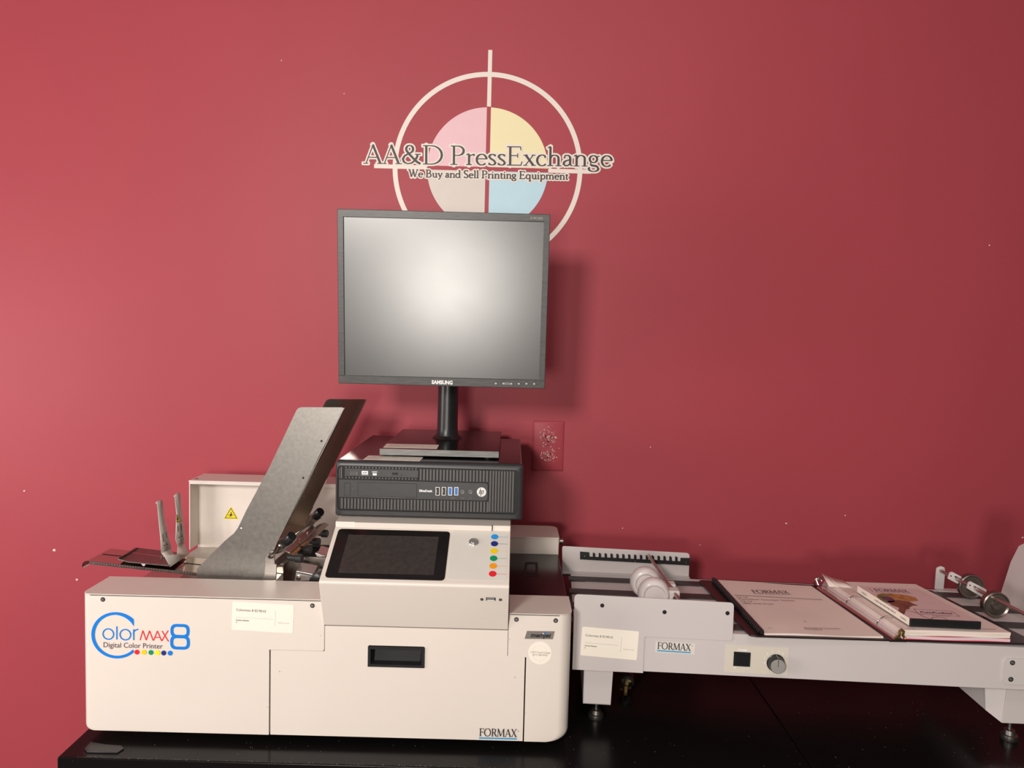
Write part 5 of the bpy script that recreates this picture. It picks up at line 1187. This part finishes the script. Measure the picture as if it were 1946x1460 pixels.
for (ax_, bx_), wx, rr0 in (((415, 690), 690, .0245), ((655, 900), 1005, .0245)):
    yA = par_t((ax_+100)).y
    P = [c7(*p, yA) for p in ([(410, 535), (440, 455), (470, 448), (700, 572), (690, 640), (640, 655)] if wx == 690 else [(650, 655), (675, 580), (705, 570), (900, 672), (880, 740), (840, 770)])]
    mb = MB(CV); Pp = [(p.x, yA, p.z) for p in P]; Pq = [(p.x, yA+.005, p.z) for p in P]; mb.pris3(Pp, Pq)
    arm = mb.build('roller_arm', 'grey', CO, bevel=.0008)
    Sl = [c7(*p, yA-.0002) for p in ([(482, 510), (505, 495), (665, 590), (650, 620)] if wx == 690 else [(722, 635), (745, 622), (880, 700), (862, 735)])]
    mb = MB(CV); mb.flat([(p.x, yA-.0003, p.z) for p in Sl]); mb.build('arm_slot', 'darkwheel', arm)
    hc = c7(*((445, 497) if wx == 690 else (685, 615)), yA); mb = MB(CV); mb.cyl((hc.x, yA+.001, hc.z), (hc.x, yA-.0006, hc.z), .0014, n=10); mb.build('set_screw', 'groove', arm)
    yw = .245 if wx == 690 else .140; c = c7(wx, 635 if wx == 690 else 800, yw); c.z = ZDK+.0024+rr0
    mb = MB(CV); mb.lathe((c.x, yw+.007, c.z), (c.x, yw-.007, c.z), [(0, .010), (0, rr0*.9), (.1, rr0), (.9, rr0), (1, rr0*.92), (.86, rr0*.80), (.86, rr0*.42), (1.06, rr0*.38), (1.08, rr0*.24), (1.0, rr0*.10)], 40)
    mb.build('metal_wheel', 'darkwheel', arm, label='dull dark metal wheel')
# end stop plate
xe = .868
E = [CV.x(1740+a/s7, 1020+b/s7, xe) for a, b in [(1040, 955), (1095, 650), (1200, 320), (1300, 120), (1367, 78)]]
mb = MB(CV); top = E[-1].z+.001
mb.yz(rpoly([(.004, ZDK-.002), (E[0].y, ZDK-.002), (E[1].y, E[1].z), (E[2].y, E[2].z), (E[3].y, E[3].z), (E[4].y-.004, top), (.004, top)], [0, 0, .01, .01, .01, .004, 0]), xe, xe+.002)
mb.build('end_stop_plate', 'grey', CO, label='tall grey plate at the far end')
# ================================================================ binder, booklet, disc case
ZC = -.5035; zc0 = -.5045
cvx = [W0.z(a, b, zc0) for a, b in [(1328, 1106.5), (1340, 1120.5), (1415, 1200), (1424, 1209.5), (1438, 1211.5), (1688.8, 1219.0)]]
s2 = 4.793
sp0 = W0.z(1688.8, 1219.2, zc0); sp1 = W0.z(1724, 1220, zc0)
bt = W0.z(1332, 1104.5, zc0); tm = W0.z(1542, 1114, zc0)
yTop = (bt.y+tm.y)/2
BI = thing('ring_binder', 'open black three-ring binder full of pages lying across the conveyor', 'binder', ((sp0.x+sp1.x)/2, sp0.y, -.5048))
th = .0030
def slab(P, z0, z1, name, m, parent, **k):
    mb = MB(); mb.xy([(p[0], p[1]) for p in P], z0, z1); return mb.build(name, m, parent, **k)
fr1 = sp0.y-.001
tm2 = W0.z(1560, 1112, zc0)
Lp = [(sp0.x, sp0.y), (cvx[4].x, cvx[4].y), (cvx[3].x, cvx[3].y), (cvx[2].x, cvx[2].y), (cvx[0].x, cvx[0].y+.0), (bt.x, bt.y), (tm.x+.004, tm.y)]
zA, zB_ = -.5048, -.5018
slab(rpoly(Lp[::-1], [0, .006, .004, 0, .004, .006, 0]), zA, zB_, 'front_cover', 'vinyl', BI, bevel=.0008)
Sp = [(sp0.x+.001, sp0.y-.001), (sp1.x-.001, sp1.y-.001), (W0.z(1575, 1111, zc0).x, tm.y), (tm.x+.005, tm.y)]
slab(Sp, zA-.0002, zB_-.0002, 'spine', 'vinyl', BI)
rcp = [W0.z(1540+a/s2, 1080+b/s2, zc0) for a, b in ((1100, 212), (1210, 262), (1325, 320), (1555, 435), (1810, 565))]
far = rcp[0]; d = (rcp[4]-rcp[0]).normalized(); fb_ = rcp[4]+d*((rcp[4].y-sp1.y)/(-d.y))
Rp = [(sp1.x, sp1.y), (fb_.x, sp1.y), (far.x, far.y), (W0.z(1576, 1111, zc0).x, tm.y)]
slab(rpoly(Rp, [0, .006, .006, 0]), zA, zB_, 'back_cover', 'vinyl', BI, bevel=.0008)
# pages
z0 = zB_+.0004; z1 = -.4840
PT = [W0.z(1573, 1104.5, z1), W0.z(1740, 1110.5, z1), W0.z(1922, 1203, z1), W0.z(1713, 1197, z1)]
TLp, TRp, BRp, BLp = PT
lay = [(.0018, 'redp', .001), (.0052, 'pink', .0), (.0012, 'redp', .0014), (.0052, 'paper_w', .0005), (.0050, 'paper', .0)]
tot = sum(l[0] for l in lay); kz = (z1-z0)/tot; z = z0
def wavy(A, B, zb_, zt_, n, amp, ph):
    return [A.lerp(B, i/n) for i in range(n+1)]
for li, (h, m, off) in enumerate(lay):
    h *= kz; mb = MB(); n = 24; rows = []
    for zz, ph in ((z, li), (z+h, li+.6)):
        fr_row = []; bk_row = []
        for i in range(n+1):
            t = i/n; f = BLp.lerp(BRp, t); b = TLp.lerp(TRp, t)
            wv = .0010*math.sin(t*9+1.2*li)*(1 if 0 < li < 4 else .5)
            fr_row.append(Vector((f.x-(off+.001)*(1 if t > .9 else 0), f.y+off, zz+wv*(.6 if zz > z else .45)))); bk_row.append(Vector((b.x, b.y, zz)))
        rows.append((fr_row, bk_row))
    (f0, b0), (f1_, b1) = rows
    vs = f0+b0+f1_+b1; N = n+1; fs = []
    for i in range(n):
        fs += [(i, i+1, 2*N+i+1, 2*N+i), (N+i, 3*N+i, 3*N+i+1, N+i+1), (2*N+i, 2*N+i+1, 3*N+i+1, 3*N+i), (i, N+i, N+i+1, i+1)]
    fs += [(0, 2*N, 3*N, N), (n, N+n, 3*N+n, 2*N+n)]
    mb.add(vs, fs); mb.build('page_stack', m, BI, label={'redp': 'thin red divider sheets', 'pink': 'pinkish white pages', 'paper_w': 'white pages', 'paper': 'top pages of the stack'}[m]); z += h
# clear sleeves curving over the rings along the left edge of the stack
mb = MB(); n = 16; rows = []
for i in range(n+1):
    t = i/n; a = TLp.lerp(BLp, t); v = Vector((1, 0, 0)); lift = .0035*(1-t)**2
    rows.append([a+Vector((-.0125, 0, -.0150)), a+Vector((-.009, 0, -.006+lift*.5)), a+Vector((-.002, 0, .0012+lift)), a+Vector((.010, 0, .0010+lift*.5)), a+Vector((.026, 0, .0004))])
vs = [p for r in rows for p in r]; fs = [(i*5+k, i*5+k+1, (i+1)*5+k+1, (i+1)*5+k) for i in range(n) for k in range(4)]
mb.add(vs, fs, True)
slv = mb.build('page_sleeve', mat('clear_sleeve', (.86, .78, .76), .16, spec=.8, alpha=.26, noise=.05, nscale=70, stretch=(6, 1, 6)), BI, label='glossy clear page sleeves along the rings')
for k, (dx, lift) in enumerate(((-.012, .013), (-.006, .010), (.002, .0065))):
    A_ = TLp+Vector((dx, .004, .002)); mb = MB(); P = []
    for i in range(6):
        t = i/5; P += [A_+Vector((.030*t, 0, lift*(1-t)**1.6)), A_+Vector((.030*t-.004*(1-t), -.050, lift*.10*(1-t)))]
    mb.add(P, [(2*i, 2*i+1, 2*i+3, 2*i+2) for i in range(5)], True); mb.build('lifted_sheet', 'paper', BI, solid=.0003)
# rings
def ringc(px, py, par):
    c = W0.z(px, py, -.4925); r = .0125; mb = MB(); pts = []
    for i in range(25):
        t = PI*1.25-PI*1.5*i/24; pts.append(c+Vector((r*1.25*math.cos(t)+.002, .002*math.sin(t*2), r*math.sin(t))))
    mb.tube(pts, .0011, 8); return mb.build('binder_ring', 'chrome', par)
r1 = W0.z(1540+85/s2, 1080+150/s2, -.493); r3 = W0.z(1540+690/s2, 1080+525/s2, -.493)
for a, b in ((95, 128), (395, 310), (680, 500)): ringc(1540+a/s2, 1080+b/s2, BI)
ra_ = W0.z(1540+90/s2, 1080+170/s2, -.499); rb_ = W0.z(1540+800/s2, 1080+640/s2, -.499)
mb = MB(); dd = (rb_-ra_).normalized(); nn_ = Vector((dd.y, -dd.x, 0))
P = []
for c in (ra_, rb_): P.append([c+nn_*-.008+Vector((0, 0, -.0025)), c+nn_*-.005+Vector((0, 0, .001)), c+Vector((0, 0, .0022)), c+nn_*.005+Vector((0, 0, .001)), c+nn_*.008+Vector((0, 0, -.0025))])
mb.loft(P, smooth=False); mb.build('ring_plate', 'chrome', BI, label='metal ring plate in the spine')
c = rb_+Vector((0, -.002, 0)); mb = MB(); q = W0.z(1540+795/s2, 1080+600/s2, -.490)
mb.tube([rb_+Vector((-.004, 0, .001)), rb_+Vector((-.001, -.004, .006)), rb_+Vector((.0, -.004, .014)), rb_+Vector((.004, -.002, .016)), rb_+Vector((.008, -.001, .013)), rb_+Vector((.007, -.001, .006)), rb_+Vector((.010, -.003, .001))], .0024, 8); mb.build('opening_lever', 'brass', BI, label='curved metal opening lever')
mb = MB(); mb.tube([ra_+Vector((-.003, .004, .002)), ra_+Vector((-.004, .008, .012)), ra_+Vector((.002, .008, .016)), ra_+Vector((.006, .008, .010))], .0024, 8); mb.build('opening_lever', 'chrome', BI)
# text on top page
mb = MB(); a = W0.z(1862, 1196.5, z1+.001); b = W0.z(1893, 1197, z1+.001); sans(mb, Plane2(a, (1, 0, 0), (0, 1, 0)), '& Operation', 0, 0, .0006, .006, width=b.x-a.x); mb.build('page_lettering', 'inkgrey', BI)

# ---------------------------------------------------------------- comb bound booklet
zb0, zb1 = zB_+.0003, -.4985
s3 = 5.406
def bk_(a, b, z=zb1): return W0.z(1340+a/s3, 1090+b/s3, z)
K = [bk_(105, 66), bk_(1090, 128), bk_(1825, 648), bk_(610, 618)]
BK = thing('manual_booklet', 'comb-bound paper manual with printed cover lying on the left side of the open binder', 'booklet', tuple(K[3]+Vector((0, 0, -.006))))
mb = MB(); n = 20
top = [K[3].lerp(K[2], i/n)+Vector((0, .0012*math.sin(i/n*5), .0009*math.sin(i/n*7.5))) for i in range(n+1)]; bkr = [K[0].lerp(K[1], i/n)+Vector((0, 0, .0006*math.sin(i/n*6))) for i in range(n+1)]
bot = [Vector((p.x+.001, p.y+.0005, zb0)) for p in top]; bb = [Vector((p.x, p.y, zb0)) for p in bkr]
vs = top+bkr+bot+bb; N = n+1; fs = []
for i in range(n): fs += [(i, i+1, N+i+1, N+i), (i, 2*N+i, 2*N+i+1, i+1), (N+i, N+i+1, 3*N+i+1, 3*N+i), (2*N+i, 3*N+i, 3*N+i+1, 2*N+i+1)]
fs += [(0, N, 3*N, 2*N), (n, 2*N+n, 3*N+n, N+n)]
mb.add(vs, fs); mb.build('pages', 'paper', BK)
mb = MB(); a = K[0]+Vector((-.004, 0, .0015)); b = K[3]+Vector((-.004, .001, .0015)); dd = (b-a); L = dd.length; dd.normalize()
mb.lathe(a, b, [(0, .0038), (1, .0038)], 14); mb.build('comb_spine', 'black', BK, label='black plastic comb spine')
mb = MB(); 
for i in range(38):
    c = a+dd*(.006+i*(L-.012)/37); mb.box(c.x-.0030, c.x+.0075, c.y-.0013, c.y+.0013, c.z+.0030, c.z+.0052) if False else mb.tube([c+Vector((-.0050, 0, -.003)), c+Vector((-.0042, 0, .0020)), c+Vector((0, 0, .0034)), c+Vector((.0046, 0, .0020))], .0008, 6)
mb.build('comb_teeth', 'groove', BK, kind='stuff')
bp_ = Plane2(K[3], K[2]-K[3], (-(K[2]-K[3]).y, (K[2]-K[3]).x, 0))
def bab(a, b): p = bk_(a, b)-bp_.O; return p.dot(bp_.ex), p.dot(bp_.ey)
lift = .0014
u, v = bab(500, 212); u2, _ = bab(880, 222); pl = Plane2(bp_(u, v), bp_.ex, bp_.ey); mb = MB(); serif(mb, pl, 'FORMAX', 0, .003, .018, (u2-u), lift, bold=.01)
bar2(mb, pl, -.001, -.002, (u2-u)*1.0, -.002, .0014, lift)
mb.build('cover_lettering', 'inkgrey', BK); mb = MB(); a1 = bab(302, 229); a2 = bab(1200, 276); mb.mat(0); bar2(mb, bp_, *a1, *a2, .0019, lift)
for k, (tx, a, b, a2_) in enumerate((('CJ-16', 325, 255, 440), ('ColorMax7 Conveyor Stacker', 345, 275, 915), ('CJ-14', 368, 296, 485), ('1000 Watt Dryer', 395, 318, 705))):
    u, v = bab(a, b); u2, _ = bab(a2_, b+5); sans(mb, bp_, tx, u, v-.001, lift, .0095, width=u2-u)
mb.build('cover_lettering', 'inkgrey', BK); mb = MB(); u, v = bab(1018, 572); u2, _ = bab(1385, 576); sans(mb, bp_, 'Assembly & Operation', u, v, lift, .0085, width=u2-u); u, v = bab(1035, 584); u2, _ = bab(1205, 586); sans(mb, bp_, 'First Edition', u, v-.001, lift, .0070, width=u2-u)
u, v = bab(650, 573); sans(mb, bp_, '2/15', u, v, lift, .004)
mb.build('cover_lettering', 'inkgrey', BK)
c = bab(1025, 500); mb = MB(); art_poly(mb, bp_, circ(c[0], c[1], .0025, 10, .0018), lift); mb.build('smudge', 'inksoft', BK)

# ---------------------------------------------------------------- disc case
zt2 = z1+.0018+.0135
def dk(a, b, z=zt2): return W0.z(1540+a/s2, 1080+b/s2, z)
Kd = [dk(432, 162), dk(985, 190), dk(1560, 490), dk(912, 463)]
o_ = Kd[3]; ex = (Kd[2]-Kd[3]).normalized(); ey0 = Kd[0]-Kd[3]
DC = thing('disc_case', 'black disc case with white printed cover sheet lying on the binder pages', 'disc case', tuple(o_-Vector((0, 0, .014))))
zb2 = zt2-.0138
mb = MB(); mb.pris3([(p.x, p.y, zb2) for p in Kd], [(p.x, p.y, zt2) for p in Kd]); mb.build('case_shell', 'black', DC, bevel=.0012, seg=3)
ctr = sum(Kd, Vector())/4
def ins(p, k=.992): return ctr+(p-ctr)*k
mb = MB(); I_ = [Kd[0]+Vector((-.0006, -.001, 0)), ins(Kd[1], .985), ins(Kd[2], .985), Kd[3]+Vector((-.0002, .0025, 0))]
mb.flat([p+Vector((0, 0, .0004)) for p in I_]); mb.build('cover_sheet', 'dvdsheet', DC, label='pale printed cover sheet')
nl = Vector((-(Kd[0]-Kd[3]).normalized().y*-1*-1, (Kd[0]-Kd[3]).normalized().x, 0)); side = (Kd[0]-Kd[3]).normalized(); out_n = Vector((-side.y, side.x, 0))
if out_n.x > 0: out_n = -out_n
mb = MB(); a = Kd[0]+out_n*.0005; b = Kd[3]+out_n*.0005+side*.002
mb.flat([a+Vector((0, 0, .0004)), b+Vector((0, 0, .0004)), b+Vector((0, 0, -.0125)), a+Vector((0, 0, -.0125))]); mb.build('spine_sheet', 'label', DC, label='white spine strip')
sp_ = Plane2(Kd[0]+out_n*.0007, -side, (0, 0, 1)); Ls = (Kd[0]-Kd[3]).length
mb = MB(); 
for i in range(17): 
    bar2(mb, sp_, Ls*(.36+i*.0235), -.0055-.0006*(i % 2), Ls*(.36+i*.0235)+.0022, -.0055, .0016+.0006*((i*7) % 3), .0003)
sans(mb, sp_, 'FORMAX', Ls*.10, -.0085, .0003, .005, width=Ls*.10); sans(mb, sp_, 'FORMAX', Ls*.84, -.0085, .0003, .005, width=Ls*.10)
mb.build('spine_lettering', 'inkgrey', DC)
dp = Plane2(Kd[3], Kd[2]-Kd[3], (-(Kd[2]-Kd[3]).y, (Kd[2]-Kd[3]).x, 0))
def dab(a, b): p = dk(a, b)-dp.O; return p.dot(dp.ex), p.dot(dp.ey)
def blob(pts, m, h, lab=None):
    mb = MB(); art_poly(mb, dp, [dab(*p) for p in pts], h); mb.build('cover_print', m, DC, label=lab)
blob([(605, 245), (640, 232), (760, 236), (880, 250), (960, 272), (985, 300), (900, 310), (800, 290), (690, 300), (640, 290), (610, 268)], 'tan', .0007, 'orange and olive painted swirl')
blob([(610, 252), (650, 236), (700, 250), (740, 272), (770, 310), (700, 320), (650, 300), (618, 275)], 'olive', .0008)
blob([(645, 268), (700, 262), (745, 275), (770, 300), (720, 305), (668, 292)], 'violet', .0009)
blob([(700, 305), (800, 292), (900, 312), (980, 345), (930, 345), (900, 362), (905, 375), (870, 380), (860, 415), (850, 428), (800, 395), (810, 365), (740, 340)], 'brown', .0008, 'brown painted shape')
mb = MB(); P = [dab(*p) for p in [(865, 388), (930, 400), (990, 420), (1030, 445), (1100, 470)]]
for p, q in zip(P, P[1:]): bar2(mb, dp, *p, *q, .0014, .0008)
P = [dab(*p) for p in [(1105, 468), (1110, 455), (1160, 448), (1220, 458), (1255, 478)]]
for p, q in zip(P, P[1:]): bar2(mb, dp, *p, *q, .0012, .0008)
mb.build('cover_print', 'brown', DC)
mb = MB(); u, v = dab(600, 215); u2, _ = dab(905, 224); pl = Plane2(dp(u, v), dp.ex, dp.ey); serif(mb, pl, 'FORMAX', 0, .0, .016, (u2-u), .0008); bar2(mb, pl, -.003, -.004, (u2-u)*1.05, -.004, .0008, .0008); bar2(mb, pl, -.007, -.004, -.007, .016, .0007, .0008)
mb.build('cover_lettering', 'plum', DC); mb = MB()
C4 = [dab(*p) for p in [(985, 420), (1362, 443), (1290, 398), (940, 375)]]
for i in range(4): bar2(mb, dp, *C4[i], *C4[(i+1) % 4], .0009, .0008)
u, v = dab(1012, 414); u2, _ = dab(1320, 430); sans(mb, dp, 'CmColor', u, v+.001, .0008, .0125, width=u2-u, bold=.0003)
u, v = dab(1100, 436); u2, _ = dab(1270, 444); bar2(mb, dp, u, v, u2, v, .0008, .0008)
mb.build('cover_lettering', 'plum', DC)
